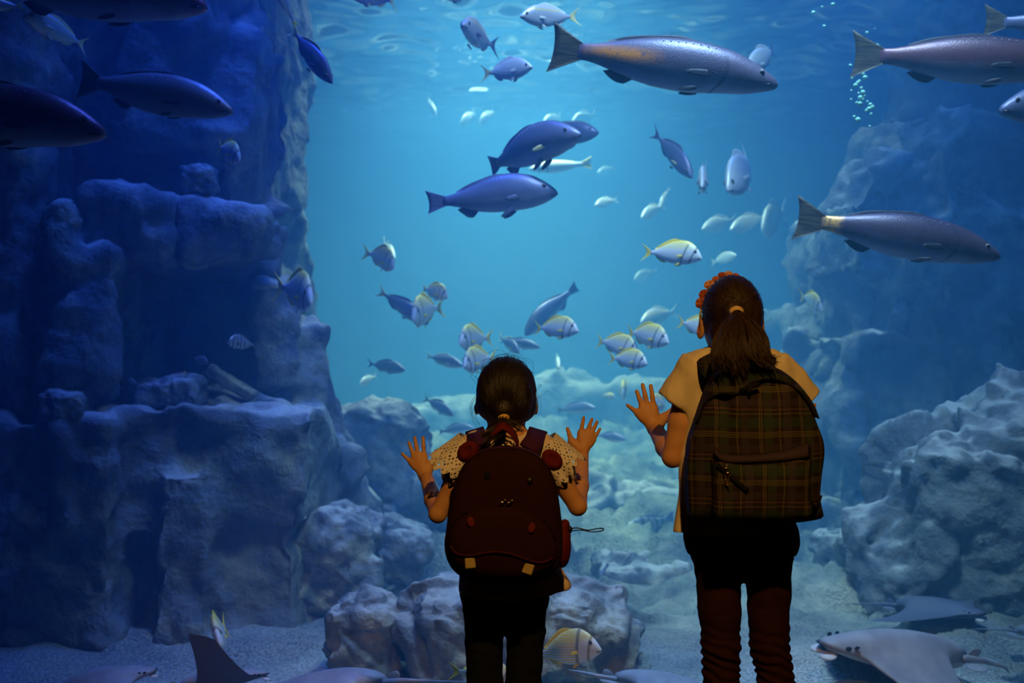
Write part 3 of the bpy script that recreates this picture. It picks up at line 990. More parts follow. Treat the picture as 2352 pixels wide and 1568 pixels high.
vx = person_vox(cx, 0.21, 0.005, 0.78)
vx.ell(P(1703, 1245, D), (0.134, 0.094, 0.10), 0.0)
vx.cone(P(1648, 1285, D), P(1656, 1480, D), 0.0590, 0.0475, 0.010)
vx.cone(P(1656, 1480, D), P(1656, 1790, D), 0.0465, 0.040, 0.012)
vx.cone(P(1764, 1285, D), P(1767, 1480, D), 0.0600, 0.0465, 0.010)
vx.cone(P(1767, 1480, D), P(1785, 1580, D), 0.0455, 0.045, 0.012)
vx.cone(P(1785, 1580, D), P(1788, 1790, D), 0.045, 0.040, 0.012)
vx.cut((0, 0, P(0, 1212, D).z), (0, 0, 1)); vx.cut((0, 0, 0.045), (0, 0, -1))
V, Q = vx.mesh()
zk = P(0, 1500, D).z
N = vnormals(V, Q)
fold = np.exp(-((V[:,2]-zk+0.02)/0.07)**2)*0.0035*np.sin(V[:,2]*260 + 9*V[:,0]*10 + 3*fbm(V*18, 2, 3))
V = V + N*fold[:,None]
V = wrinkle(V, Q, 0.0022, 16, 15, (1, 1, 2.2))
pchild('trousers', V, Q, m_maroon_pants, op)
vx = person_vox(cx, 0.21, 0.005, 0.80)  # black band around the hips, below the T-shirt
vx.ell(P(1703, 1235, D), (0.1375, 0.0975, 0.088), 0.0)
vx.cone(P(1700, 1150, D), P(1703, 1230, D), 0.118, 0.132, 0.03, flat=((0, 1, 0), 0.72))
vx.cut((0, 0, P(0, 1272, D).z), (0, 0, -1)); vx.cut((0, 0, P(0, 1160, D).z), (0, 0, 1))
V, Q = vx.mesh()
pchild('hip_band', wrinkle(V, Q, 0.002, 20, 44, (1, 1, 2)), Q, m_hip_band, op)
for fx in (1656, 1784):
    b = np.array(P(fx, 0, D))*[1, 1, 0]
    vx = Vox(b + [-0.07, -0.09, 0.0], b + [0.07, 0.19, 0.11], 0.005)
    vx.cone(b + [0, -0.02, 0.048], b + [0, 0.12, 0.033], 0.040, 0.033, 0.01)
    vx.cut((0, 0, 0.004), (0, 0, -1))
    V, Q = vx.mesh(); pchild('shoe', V, Q, m_shoe, op)

# T-shirt
vx = person_vox(cx, 0.27, 0.0042, 1.18)
vx.cone(P(1612, 846, D), P(1770, 850, D), 0.050, 0.050, 0.0)
vx.ell(P(1688, 930, D), (0.124, 0.088, 0.135), 0.04)
vx.ell(P(1692, 1060, D), (0.122, 0.086, 0.16), 0.06)
vx.cone(P(1682, 1060, D), P(1690, 1235, D), 0.112, 0.146, 0.05, flat=((0, 1, 0), 0.74))
vx.cone(P(1685, 800, D-0.01), P(1685, 845, D-0.008), 0.045, 0.062, 0.03)
vx.cone(P(1680, 740, D), P(1682, 812, D), 0.06, 0.052, 0.004, sub=True)
vx.cone(P(1600, 1060, D-0.03), P(1574, 1216, D-0.045), 0.02, 0.030, 0.03)
vx.cut(P(1690, 1216, D), (0, 0, -1))
# sleeves, cut square at the hem
for (a, b, r0, r1) in (((1596, 856, D), (1548, 925, D+0.006), 0.050, 0.047), ((1788, 858, D), (1852, 922, D+0.006), 0.050, 0.042)):
    A, B = np.array(P(*a)), np.array(P(*b))
    u = (B - A)/np.linalg.norm(B - A)
    def fn(x, y, z, A=A, B=B, u=u, r0=r0, r1=r1):
        tt = (x-A[0])*u[0] + (y-A[1])*u[1] + (z-A[2])*u[2]
        L = np.linalg.norm(B - A)
        dx = x-A[0]-tt*u[0]; dy = y-A[1]-tt*u[1]; dz = z-A[2]-tt*u[2]
        r = r0 + (r1-r0)*np.clip(tt/L, 0, 1)
        d = np.sqrt(dx*dx+dy*dy+dz*dz) - r
        return np.maximum(d, np.maximum(-tt - 0.02, tt - L))
    vx.blend(fn, np.minimum(A, B) - 0.07, np.maximum(A, B) + 0.07, 0.025)
    # open the cuff
    def fo(x, y, z, A=A, B=B, u=u, r1=r1):
        tt = (x-B[0])*u[0] + (y-B[1])*u[1] + (z-B[2])*u[2]
        dx = x-B[0]-tt*u[0]; dy = y-B[1]-tt*u[1]; dz = z-B[2]-tt*u[2]
        return np.maximum(np.sqrt(dx*dx+dy*dy+dz*dz) - (r1 - 0.0095), -tt - 0.03)
    vx.blend(fo, B - 0.06, B + 0.06, 0.0, sub=True)
V, Q = vx.mesh()
V = wrinkle(V, Q, 0.0042, 12, 21, (1.7, 1.2, 0.7))
pchild('t_shirt', V, Q, m_shirt, op)

# hair drawn back into a high ponytail
hr = (0.0730, 0.094, 0.0960)
hcc = hc + np.array([0.0, -0.012, 0.003])
tie = np.array(P(1690, 716, D - 0.118))
vx = Vox(hc - 0.17, hc + 0.17, 0.004)
vx.ell(hcc, hr)
vx.cone(hcc + [0, -0.05, 0.0], tie + [0, 0.02, 0], 0.050, 0.018, 0.03)
vx.ell(hcc + [0, -0.035, -0.05], (0.056, 0.05, 0.055), 0.03)
vx.box(hcc + [0, 0.115, -0.055], (0.12, 0.055, 0.09), 0.02, 0.02, sub=True)
V, Q = vx.mesh()
V = wrinkle(V, Q, 0.0012, 36, 6, (1.5, 1.5, 0.5))
hair = pchild('hair', V, Q, m_hair_brown, op)
pchild_l('hair_strand', cap_strands(hcc, hr, tie, 1300, 14, 0.0007, -0.75), m_hair_brown, hair)
pchild_l('hair_strand', flyaways(hcc, hr, 24, 19, 0.0003, 0.06), m_hair_brown, hair)
T = Vector(tie)
rnd = random.Random(5)
paths = []
for i in range(64):
    u = rnd.uniform(0, 1)
    if u < 0.30:    ex, ey = rnd.uniform(1760, 1796), rnd.uniform(815, 855)
    elif u < 0.72:  ex, ey = rnd.uniform(1655, 1730), rnd.uniform(850, 890)
    else:           ex, ey = rnd.uniform(1640, 1765), rnd.uniform(815, 868)
    bx = 1690 + (ex - 1700)*0.62 + rnd.uniform(-10, 10)
    mx_ = 1690 + (ex - 1705)*0.80 + rnd.uniform(-9, 9)
    dd = rnd.uniform(-0.022, 0.020)
    paths.append([T + Vector((rnd.uniform(-.008, .008), 0, rnd.uniform(-.005, .005))), P(1690 + (bx-1690)*0.5, 736, 2.684 + dd*0.6), P(bx, 772, 2.652 + dd), P(mx_, 818, 2.622 + dd), P(ex + rnd.uniform(-5, 5), ey, 2.580 + dd*0.7)])
pt = pchild_l('ponytail', lock_strands(paths, 29, 17, 0.0042, 0.0013, 18, 0.0035), m_hair_brown, op)
curl = [[P(1742, 785, 2.69), P(1735, 776, 2.69), P(1741, 769, 2.69), P(1744, 776, 2.69), P(1738, 780, 2.688)]]
pchild_l('hair_strand', lock_strands(curl, 2, 5, 0.001, 0.0008, 16, 0.001), m_hair_brown, hair)
m_tan = mat('tan elastic', (0.70, 0.48, 0.20), 0.5, 0.4)
NT(m_tan).bump(NT(m_tan).noise(300, 2), 0.4, 0.003)
pchild_l('hair_tie', merge([torus_between(T + Vector((0, -0.004 - 0.003*k, -0.002 - 0.002*k)), (0, -0.8, -0.55), 0.0150, 0.0038, 24) for k in range(3)]), m_tan, op)['label'] = 'tan elastic hair tie'

# flower headband: thin gilt band over the crown with paper flowers
m_band = mat('gilt band', (0.6, 0.4, 0.18), 0.35, 0.5, 0.6)
bandpts = []
for i in range(25):
    a = math.pi*(0.02 + 0.96*i/24)
    bandpts.append(Vector(hcc) + Vector((-math.cos(a)*0.0765, 0.024 + 0.024*math.sin(a), -0.020 + math.sin(a)*0.1205)))
band = pchild_l('headband', tube(bandpts, 0.0028, 6), m_band, op)
m_petal = [cloth('coral petals', (0.60, 0.17, 0.08)), cloth('peach petals', (0.72, 0.36, 0.24)), cloth('rust petals', (0.42, 0.10, 0.05))]
def flower(c, nrm, r, m, parent, seed):
    rnd = random.Random(seed)
    nrm = Vector(nrm).normalized(); a = nrm.orthogonal().normalized(); b = nrm.cross(a)
    V, Fc = [], []
    for ring, (cnt, rr, lift) in enumerate(((6, r, 0.35), (5, r*0.75, 0.9), (4, r*0.48, 1.6))):
        for k in range(cnt):
            an = 2*math.pi*(k + 0.5*ring)/cnt + rnd.uniform(-.15, .15)
            d = a*math.cos(an) + b*math.sin(an); s = nrm.cross(d)
            o = len(V)
            for (u, w, l) in ((0.0, 0.25, 0), (0.35, 0.52, 0.12), (0.7, 0.62, 0.45), (0.92, 0.48, 0.85), (1.0, 0.20, 1.0)):
                for sd in (-1, 0, 1):
                    V.append(Vector(c) + d*rr*u + s*rr*w*sd + nrm*rr*(lift*l*0.6 + (0.10 if sd else 0) + 0.05))
            for q in range(4):
                for e in range(2):
                    i0 = o + q*3 + e
                    Fc.append((i0, i0+1, i0+4, i0+3))
    ob = pchild_l('flower', (V, Fc), m, parent)
    s = ob.modifiers.new('thick', 'SOLIDIFY'); s.thickness = 0.0012
k = 0
for i, (t0, r) in enumerate([(0.135, 0.0175), (0.20, 0.015), (0.285, 0.019), (0.36, 0.015), (0.43, 0.016), (0.50, 0.019), (0.575, 0.014), (0.64, 0.0175), (0.72, 0.014), (0.80, 0.016), (0.88, 0.014)]):
    a = math.pi*t0
    p = Vector(hcc) + Vector((-math.cos(a)*0.0785, 0.024 + 0.024*math.sin(a), -0.020 + math.sin(a)*0.1225))
    nr = Vector((-math.cos(a)*0.8, -0.75 + rnd.uniform(-0.2, 0.2), math.sin(a)*0.8))
    flower(p, nr, r*rnd.uniform(0.6, 0.78)*(1.15 if t0 < 0.3 else 0.9 if t0 < 0.6 else 0.75), m_petal[(i*2) % 3], band, i)
# ================================================================ BACKPACKS
def closed_spline(pts, n):
    pts = [Vector((x, y, 0)) for x, y in pts]
    m = len(pts); dense = []
    for i in range(m):
        p0, p1, p2, p3 = pts[i-1], pts[i], pts[(i+1) % m], pts[(i+2) % m]
        for k in range(16):
            u = k/16
            dense.append(0.5*((2*p1) + (p2-p0)*u + (2*p0-5*p1+4*p2-p3)*u*u + (3*p1-p0-3*p2+p3)*u**3))
    L = [0.0]
    for i in range(len(dense)):
        L.append(L[-1] + (dense[(i+1) % len(dense)] - dense[i]).length)
    out = []; j = 0
    for i in range(n):
        s = L[-1]*i/n
        while L[j+1] < s: j += 1
        u = (s - L[j])/max(1e-9, L[j+1]-L[j])
        out.append(dense[j].lerp(dense[(j+1) % len(dense)], u))
    return [(p.x, p.y) for p in out]

def loft(outline, center, rings, dref, cap_end=True):
    """outline: pixel points read at distance dref; rings: (scale, distance) from back to front"""
    n = len(outline); V, Fc = [], []
    C = P(*center, dref)
    for (sc, d) in rings:
        for (x, y) in outline:
            p = P(x, y, dref)
            V.append(Vector((C.x + (p.x-C.x)*sc, d, C.z + (p.z-C.z)*sc)))
    for k in range(len(rings)-1):
        for i in range(n):
            i2 = (i+1) % n
            Fc.append((k*n+i, (k+1)*n+i, (k+1)*n+i2, k*n+i2))
    if cap_end:
        V.append(Vector((C.x, rings[-1][1], C.z)))
        e = (len(rings)-1)*n
        for i in range(n):
            Fc.append((e+i, len(V)-1, e+(i+1) % n))
    return V, Fc

def fold_noise(V, amp, sc, seed, stretch=(1, 1, 1)):
    A = np.array([tuple(v) for v in V])
    d = fbm(A*np.array(stretch)*sc, 3, seed)
    A[:,1] += amp*d
    A[:,0] += amp*0.3*fbm(A*sc + 9, 2, seed+3)
    return [Vector(p) for p in A]

def band_strip(pts, width, thick, side=None):
    """flat webbing along pts, width across `side` direction"""
    pts = [Vector(p) for p in pts]; V, Fc = [], []
    n = len(pts)
    for i, p in enumerate(pts):
        tn = (pts[min(i+1, n-1)] - pts[max(i-1, 0)]).normalized()
        s = Vector(side) if side is not None else Vector((1, 0, 0))
        s = (s - tn*s.dot(tn)).normalized(); nn = tn.cross(s)
        w = width[i] if hasattr(width, '__len__') else width
        for (a, b) in ((-.5, -.5), (.5, -.5), (.5, .5), (-.5, .5)):
            V.append(p + s*w*a + nn*thick*b)
    for i in range(n-1):
        for k in range(4):
            k2 = (k+1) % 4
            Fc.append((i*4+k, i*4+k2, (i+1)*4+k2, (i+1)*4+k))
    Fc += [(3, 2, 1, 0), tuple((n-1)*4+k for k in range(4))]
    return V, Fc

def ellipsoid(c, r, rot=(0, 0, 0), nu=16, nv=10):
    R = Euler(rot).to_matrix(); V, Fc = [], []
    for i in range(nv+1):
        for j in range(nu):
            th = math.pi*i/nv; ph = 2*math.pi*j/nu
            V.append(Vector(c) + R @ Vector((r[0]*math.sin(th)*math.cos(ph), r[1]*math.sin(th)*math.sin(ph), r[2]*math.cos(th))))
    for i in range(nv):
        for j in range(nu):
            Fc.append((i*nu+j, (i+1)*nu+j, (i+1)*nu+(j+1) % nu, i*nu+(j+1) % nu))
    return V, Fc

m_bag = cloth('maroon canvas', (0.022, 0.0035, 0.0035), 0.3, 600)
m_bagp = cloth('purple canvas', (0.055, 0.012, 0.062), 0.3, 600)
m_bagr = cloth('red canvas', (0.11, 0.008, 0.008), 0.3, 600)
m_nostril = cloth('orange felt', (0.14, 0.018, 0.008), 0.3, 600)
m_tooth = cloth('cream felt', (0.45, 0.34, 0.13), 0.3, 600)
m_beye = mat('black button', (0.01, 0.01, 0.01), 0.12, 0.6)
m_metal = mat('zip metal', (0.6, 0.5, 0.4), 0.25, 0.5, 1.0)
m_cord = mat('black cord', (0.008, 0.008, 0.01), 0.5)
m_pipe_red = cloth('red piping', (0.06, 0.007, 0.007))
m_pipe_dk = cloth('dark piping', (0.010, 0.002, 0.003))

bag = empty('animal_backpack', P(1163, 1340, 2.67))
tag(bag, 'maroon animal-face backpack with purple straps and two cream teeth on the smaller person', 'backpack')
def bch(name, VF, m, parent, label=None, smooth=True):
    V, Fc = VF
    o = mesh_obj(name, [Vector(v) - BO for v in V], Fc, m, parent, smooth)
    if label: o['label'] = label
    return o
BO = Vector(bag.location)
out = closed_spline([(1164,1031),(1210,1037),(1246,1060),(1272,1102),(1284,1165),(1290,1230),(1286,1288),(1262,1321),(1210,1340),(1145,1340),(1085,1332),(1048,1313),(1029,1284),(1023,1250),(1028,1208),(1033,1165),(1044,1118),(1069,1066),(1110,1038)], 96)
cen = (1160, 1190)
bch('gusset', loft(out, cen, [(0.90, 2.735), (1.00, 2.725), (1.012, 2.69), (1.005, 2.650), (0.99, 2.644)], 2.64, False), m_bagp, bag, 'purple zipped side band')
bch('back_panel', loft(out, cen, [(0.90, 2.735), (0.5, 2.74), (0.1, 2.742)][::-1], 2.64, False), m_bagp, bag)
V, Fc = loft(out, cen, [(0.985, 2.650), (1.0, 2.641), (0.99, 2.630), (0.96, 2.620), (0.90, 2.612), (0.8, 2.606), (0.6, 2.600), (0.35, 2.597), (0.15, 2.596)], 2.64)
bch('face_panel', (fold_noise(V, 0.002, 12, 3), Fc), m_bag, bag)
pp = [P(x, y, 2.639) for x, y in out]
bch('piping', tube(pp + pp[:2], 0.0026, 6, False), m_pipe_dk, bag)
# muzzle pocket
arc = [(1036,1212),(1052,1190),(1080,1172),(1112,1162),(1150,1159),(1190,1164),(1228,1180),(1258,1205),(1276,1238)]
low = [(1280,1275),(1262,1305),(1215,1324),(1150,1328),(1090,1320),(1052,1300),(1034,1272),(1029,1240)]
mz = closed_spline(arc + low, 80)
V, Fc = loft(mz, (1155, 1245), [(1.0, 2.622), (0.99, 2.606), (0.96, 2.598), (0.88, 2.590), (0.7, 2.583), (0.45, 2.579), (0.2, 2.578)], 2.605)
mzo = bch('muzzle_pocket', (fold_noise(V, 0.002, 14, 9), Fc), m_bag, bag)
def on_bag(x, y, d=2.596): return P(x, y, d)
def muz_d(x, y):
    dx = (x-1155)/125.0; dy = (y-1245)/85.0
    return 2.572 + 0.018*min(1.0, (dx*dx + dy*dy))**1.5
bch('zipper', tube(catmull([P(x, y, 2.604) for x, y in arc], 40), 0.0032, 6), m_pipe_dk, bag)
seam = [(1034,1252),(1045,1268),(1065,1275),(1090,1274),(1115,1269),(1140,1267),(1170,1271),(1200,1281),(1228,1290),(1252,1290),(1270,1280)]
bch('mouth_seam', tube(catmull([P(x, y, muz_d(x, y)-0.001) for x, y in seam], 50), 0.0022, 6), m_pipe_red, mzo, 'red curved mouth seam')
for (x, y, ry) in ((1081, 1199, 0.2), (1221, 1212, -0.2)):
    bch('nostril', ellipsoid(P(x, y, muz_d(x, y)-0.0005), (0.0080, 0.003, 0.0125), (0, -ry, 0)), m_nostril, mzo, 'orange oval felt nostril')
for (x, y, ry) in ((1080, 1293, -0.08), (1213, 1306, 0.32)):
    vx = Vox(np.array(P(x, y, muz_d(x, y))) - 0.03, np.array(P(x, y, muz_d(x, y))) + 0.03, 0.0016)
    vx.box(P(x, y, muz_d(x, y)), (0.0118, 0.0028, 0.0120), 0.002, 0, Euler((0, ry, 0)))
    V, Q = vx.mesh()
    o = mesh_np('tooth', V - np.array(BO), Q, m_tooth, mzo); o['label'] = 'cream square felt tooth'
for (x, y) in ((1119, 1093), (1217, 1105)):
    bch('eye', ellipsoid(P(x, y, 2.605), (0.0072, 0.008, 0.0105)), m_beye, bag, 'glossy black button eye')
def zip_pull(x, y, d, parent):
    bch('zip_pull', merge([ellipsoid(P(x, y, d), (0.0042, 0.003, 0.0028)), tube([P(x-1, y+2, d-0.003), P(x-5, y+5, d-0.005), P(x-9, y+6, d-0.005)], 0.0013, 6), ellipsoid(P(x-8, y+5, d-0.005), (0.004, 0.0014, 0.0022))]), m_metal, parent, 'small metal zip pull')
zip_pull(1160, 1148, 2.592, bag); zip_pull(1176, 1149, 2.592, bag)
zip_pull(1162, 1017, 2.66, bag); zip_pull(1177, 1017, 2.66, bag)
# ears: padded red cups
for (x, y, s) in ((1074, 1037, -1), (1268, 1056, 1)):
    c = np.array(P(x, y, 2.672))
    vx = Vox(c - 0.05, c + 0.05, 0.0022)
    vx.ell(c, (0.029, 0.016, 0.022), 0, Euler((0, s*0.75, s*0.3)))
    vx.cone(c, c + np.array([-0.020*s, 0.0, -0.020]), 0.012, 0.010, 0.008)
    vx.ell(c + np.array([0.003*s, -0.014, 0.004]), (0.013, 0.006, 0.008), 0.008, Euler((0, s*0.75, 0)), sub=True)
    V, Q = vx.mesh()
    o = mesh_np('ear', V - np.array(BO), Q, m_bagr, bag); o['label'] = 'padded red ear'
# carrying loop and shoulder straps
bch('handle', band_strip(catmull([P(1118, 1022, 2.715), P(1124, 1002, 2.705), P(1140, 986, 2.70), P(1156, 978, 2.70), P(1172, 988, 2.70), P(1184, 1004, 2.705), P(1190, 1022, 2.715)], 24), 0.030, 0.005, (0, 1, 0.6)), m_bagr, bag, 'red carrying loop')
for s, xs in ((-1, (1108, 1098, 1094, 1090, 1096)), (1, (1213, 1226, 1232, 1236, 1230))):
    z0 = [P(0, 1030, 2.735).z, P(0, 1013, 2.755).z, P(0, 996, 2.82).z, P(0, 1001, 2.87).z, P(0, 1120, 2.925).z]
    ys = [2.735, 2.757, 2.815, 2.885, 2.93]
    pts = [Vector((P(x, 0, y).x, y, z)) for x, y, z in zip(xs, ys, z0)]
    bch('shoulder_strap', band_strip(catmull(pts, 30), 0.046, 0.010, (1, 0, -s*0.30)), m_bagp, bag, 'purple padded shoulder strap')
# elastic side pocket with cord lock and loop
c = np.array(P(1291, 1252, 2.685))
vx = Vox(c - 0.09, c + 0.09, 0.003)
vx.ell(c, (0.020, 0.042, 0.052)); vx.cone(c + [0.0, 0, 0.03], c + [0.006, 0, 0.048], 0.020, 0.012, 0.01)
V, Q = vx.mesh(); V = wrinkle(V, Q, 0.002, 60, 4, (1, 1, 0.4))
o = mesh_np('side_pocket', V - np.array(BO), Q, m_bagr, bag); o['label'] = 'gathered red side pocket'
cl = bch('cord_lock', merge([ellipsoid(P(1309, 1216, 2.675), (0.006, 0.006, 0.009)), ellipsoid(P(1307, 1209, 2.675), (0.004, 0.004, 0.003))]), m_cord, bag)
bch('cord_loop', tube(catmull([P(1310, 1214, 2.675), P(1326, 1212, 2.673), P(1350, 1217, 2.67), P(1375, 1213, 2.668), P(1386, 1214, 2.667), P(1382, 1219, 2.667), P(1360, 1221, 2.67), P(1335, 1217, 2.673), P(1311, 1219, 2.675)], 50), 0.0015, 6), m_cord, bag, 'black elastic cord loop')
bch('strap_tail', band_strip(catmull([P(1262, 1322, 2.69), P(1275, 1320, 2.69), P(1281, 1313, 2.69)], 8), 0.010, 0.003, (0, 1, 0)), m_cord, bag)

# ---------------------------------------------------------------- plaid backpack
def plaid(name, base, dim=1.0):
    m = mat(name, base, 0.8, 0.2)
    t = NT(m)
    wv = t.add('ShaderNodeVectorMath', operation='ADD')
    nz = t.add('ShaderNodeTexNoise'); nz.inputs['Scale'].default_value = 9; nz.inputs['Detail'].default_value = 1
    t.l.new(t.co(), nz.inputs['Vector'])
    sc = t.add('ShaderNodeVectorMath', operation='SCALE'); sc.inputs['Scale'].default_value = 0.014
    t.l.new(nz.outputs['Color'], sc.inputs[0])
    t.l.new(t.co(), wv.inputs[0]); t.l.new(sc.outputs[0], wv.inputs[1])
    x, y, z = t.xyz(wv.outputs[0])
    def band(cd, per, c, hw):
        f = t.math('FRACT', t.math('ADD', t.math('MULTIPLY', cd, 1.0/per), 10.0 - c + 0.5))
        return t.math('LESS_THAN', t.math('ABSOLUTE', t.math('SUBTRACT', f, 0.5)), hw)
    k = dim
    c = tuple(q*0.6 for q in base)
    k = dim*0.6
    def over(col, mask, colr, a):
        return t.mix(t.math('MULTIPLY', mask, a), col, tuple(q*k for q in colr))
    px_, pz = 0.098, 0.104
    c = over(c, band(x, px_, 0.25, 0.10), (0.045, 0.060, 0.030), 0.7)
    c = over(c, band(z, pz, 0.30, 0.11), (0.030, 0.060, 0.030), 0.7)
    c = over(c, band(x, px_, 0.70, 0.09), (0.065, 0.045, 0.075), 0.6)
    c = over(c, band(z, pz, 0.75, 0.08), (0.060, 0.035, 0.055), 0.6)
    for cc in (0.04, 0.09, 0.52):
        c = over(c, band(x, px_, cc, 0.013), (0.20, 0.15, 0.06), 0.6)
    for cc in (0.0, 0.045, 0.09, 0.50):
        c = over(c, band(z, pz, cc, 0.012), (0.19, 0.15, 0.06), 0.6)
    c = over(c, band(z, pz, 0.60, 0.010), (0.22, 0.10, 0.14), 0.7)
    t.color(c)
    t.bump(t.noise(500, 2), 0.3, 0.002)
    return m
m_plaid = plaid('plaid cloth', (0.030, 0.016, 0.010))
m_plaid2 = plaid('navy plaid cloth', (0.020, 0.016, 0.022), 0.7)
m_bind = cloth('black binding', (0.008, 0.007, 0.008))
m_lining = cloth('purple facing', (0.05, 0.03, 0.045))

pb = empty('plaid_backpack', P(1735, 1195, 2.66))
tag(pb, 'brown and green plaid backpack worn by the taller person', 'backpack')
BO = Vector(pb.location)
out = closed_spline([(1715,846),(1765,846),(1800,858),(1826,880),(1850,908),(1864,932),(1876,966),(1896,1026),(1889,1100),(1886,1146),(1893,1182),(1886,1192),(1834,1201),(1777,1201),(1675,1198),(1600,1192),(1585,1166),(1581,1115),(1581,1068),(1586,1018),(1597,985),(1614,934),(1632,886),(1655,855)], 120)
cen = (1735, 1030)
V, Fc = loft(out, cen, [(0.90, 2.738), (0.97, 2.730), (1.0, 2.70), (1.005, 2.665), (0.995, 2.645)], 2.64, False)
bch('side_panel', (fold_noise(V, 0.004, 14, 51), Fc), m_plaid2, pb)
bch('back_panel', loft(out, cen, [(0.90, 2.738), (0.5, 2.742), (0.1, 2.743)][::-1], 2.64, False), m_plaid2, pb)
# front panel: fine grid over the outline so that folds can hang in it
ring_s = [1.0, 0.985, 0.965, 0.94, 0.90, 0.85, 0.79, 0.72, 0.65, 0.57, 0.49, 0.41, 0.33, 0.25, 0.17, 0.09]
rings = [(s, 2.648 - 0.052*(1 - s**3.2)**0.75 if s < 1 else 2.648) for s in ring_s]
V, Fc = loft(out, cen, rings, 2.64)
A = np.array([tuple(v) for v in V])
top = P(0, 905, 2.62).z
u = np.clip((A[:,2] - (top - 0.20))/0.20, 0, 1)
x0 = A[:,0]
gath = np.sin(x0*95 + 2*fbm(A*8, 2, 71))*0.006*u + 0.012*np.exp(-((x0 - P(1755, 0, 2.6).x)/0.018)**2)*u + 0.010*np.exp(-((x0 - P(1668, 0, 2.6).x)/0.016)**2)*u
edge = np.ones(len(A)); edge[:120] = 0; edge[120:240] = 0.4
A[:,1] += edge*(gath + 0.005*fbm(A*np.array([14, 1, 6]), 3, 72))
fp = bch('front_panel', ([Vector(p) for p in A], Fc), m_plaid, pb)
# yoke over the top with a bound two-humped edge
yl = [(1602,968),(1618,928),(1640,909),(1664,903),(1684,905),(1702,900),(1722,882),(1745,872),(1778,870),(1815,884),(1850,913),(1874,958)]
def fd(x, y):
    # distance of the bag's front at a pixel
    C = P(*cen, 2.64); q = P(x, y, 2.64)
    best = 9
    i = min(range(len(out)), key=lambda k: abs(math.atan2(-(out[k][1]-cen[1]), out[k][0]-cen[0]) - math.atan2(-(y-cen[1]), x-cen[0])))
    s = math.hypot(x-cen[0], y-cen[1])/max(1, math.hypot(out[i][0]-cen[0], out[i][1]-cen[1]))
    s = min(s, 0.995)
    return 2.648 - 0.052*(1 - s**3.2)**0.75
yt = [(1598,975),(1612,930),(1634,880),(1660,852),(1690,843),(1722,841),(1750,842),(1785,848),(1820,872),(1846,900),(1868,932),(1880,962)]
V, Fc = [], []
m_ = 9; n_ = 60
lo_ = catmull([(x, y, 0) for x, y in yl], n_); hi_ = catmull([(x, y, 0) for x, y in yt], n_)
for i in range(n_):
    for j in range(m_):
        w_ = j/(m_-1)
        q = lo_[i].lerp(hi_[i], w_)
        V.append(P(q.x, q.y, min(fd(q.x, q.y), 2.66) - 0.006*(1-w_) - 0.001 + 0.022*w_**3))
for i in range(n_-1):
    for j in range(m_-1):
        a = i*m_+j
        Fc.append((a, a+1, a+m_+1, a+m_))
yo = bch('yoke', (fold_noise(V, 0.003, 20, 5), Fc), m_plaid2, pb)
s_ = yo.modifiers.new('thick', 'SOLIDIFY'); s_.thickness = 0.003
bch('yoke_binding', tube([P(q.x, q.y, min(fd(q.x, q.y), 2.66) - 0.008) for q in lo_], 0.0028, 6), m_bind, pb)
# front pocket with overhanging zip flap
pk = closed_spline([(1640,1052),(1700,1058),(1777,1055),(1855,1048),(1862,1090),(1860,1140),(1862,1184),(1800,1194),(1720,1194),(1645,1190),(1638,1140),(1637,1090)], 80)
V, Fc = loft(pk, (1750, 1125), [(1.0, 2.612), (0.99, 2.590), (0.965, 2.580), (0.92, 2.574), (0.83, 2.568), (0.7, 2.564), (0.5, 2.561), (0.3, 2.560), (0.12, 2.560)], 2.59)
pocket = bch('front_pocket', (fold_noise(V, 0.004, 16, 33), Fc), m_plaid, pb)
fl_t = [(1640,1028),(1660,1042),(1700,1047),(1777,1040),(1820,1030),(1856,1018)]
fl_b = [(1643,1044),(1660,1059),(1700,1062),(1777,1059),(1820,1056),(1857,1051)]
V, Fc = [], []
a_ = catmull([(x, y, 0) for x, y in fl_t], 40); b_ = catmull([(x, y, 0) for x, y in fl_b], 40)
for i in range(40):
    for j in range(6):
        q = a_[i].lerp(b_[i], j/5)
        V.append(P(q.x, q.y, 2.594 - 0.024*math.sin(j/5*math.pi*0.75) - 0.004*(j/5)))
for i in range(39):
    for j in range(5):
        a = i*6+j
        Fc.append((a, a+6, a+7, a+1))
fl = bch('pocket_flap', (V, Fc), m_lining, pb)
s_ = fl.modifiers.new('thick', 'SOLIDIFY'); s_.thickness = 0.003
bch('zipper', tube([P(q.x, q.y + 4, 2.574) for q in b_], 0.0030, 6), m_bind, pb)
bch('zip_ribbon', band_strip(catmull([P(1648, 1066, 2.569), P(1668, 1084, 2.562), P(1690, 1104, 2.556), P(1718, 1126, 2.552)], 16), 0.010, 0.002, (0.6, 0, 0.8)), m_bind, pocket, 'black ribbon zip pull')
m_brass = mat('brass beads', (0.8, 0.55, 0.2), 0.22, 0.5, 1.0)
kc = bch('keychain', merge([torus_between(P(1669, 1080, 2.558), (0, 1, 0), 0.0055, 0.0011, 16, 6), tube([P(1668, 1062, 2.564), P(1669, 1075, 2.560)], 0.0012, 6)]), m_brass, pocket, 'brass key ring with bead chain')
bd = []
for k in range(9):
    bd.append(ellipsoid(P(1664 + k*1.2 + 2*math.sin(k), 1088 + k*4.2, 2.556), (0.0018,)*3, nu=8, nv=6))
    bd.append(ellipsoid(P(1676 - k*0.6 + 1.5*math.sin(k*1.7), 1088 + k*3.0, 2.556), (0.0015,)*3, nu=8, nv=6))
bch('bead_chain', merge(bd), m_brass, kc)
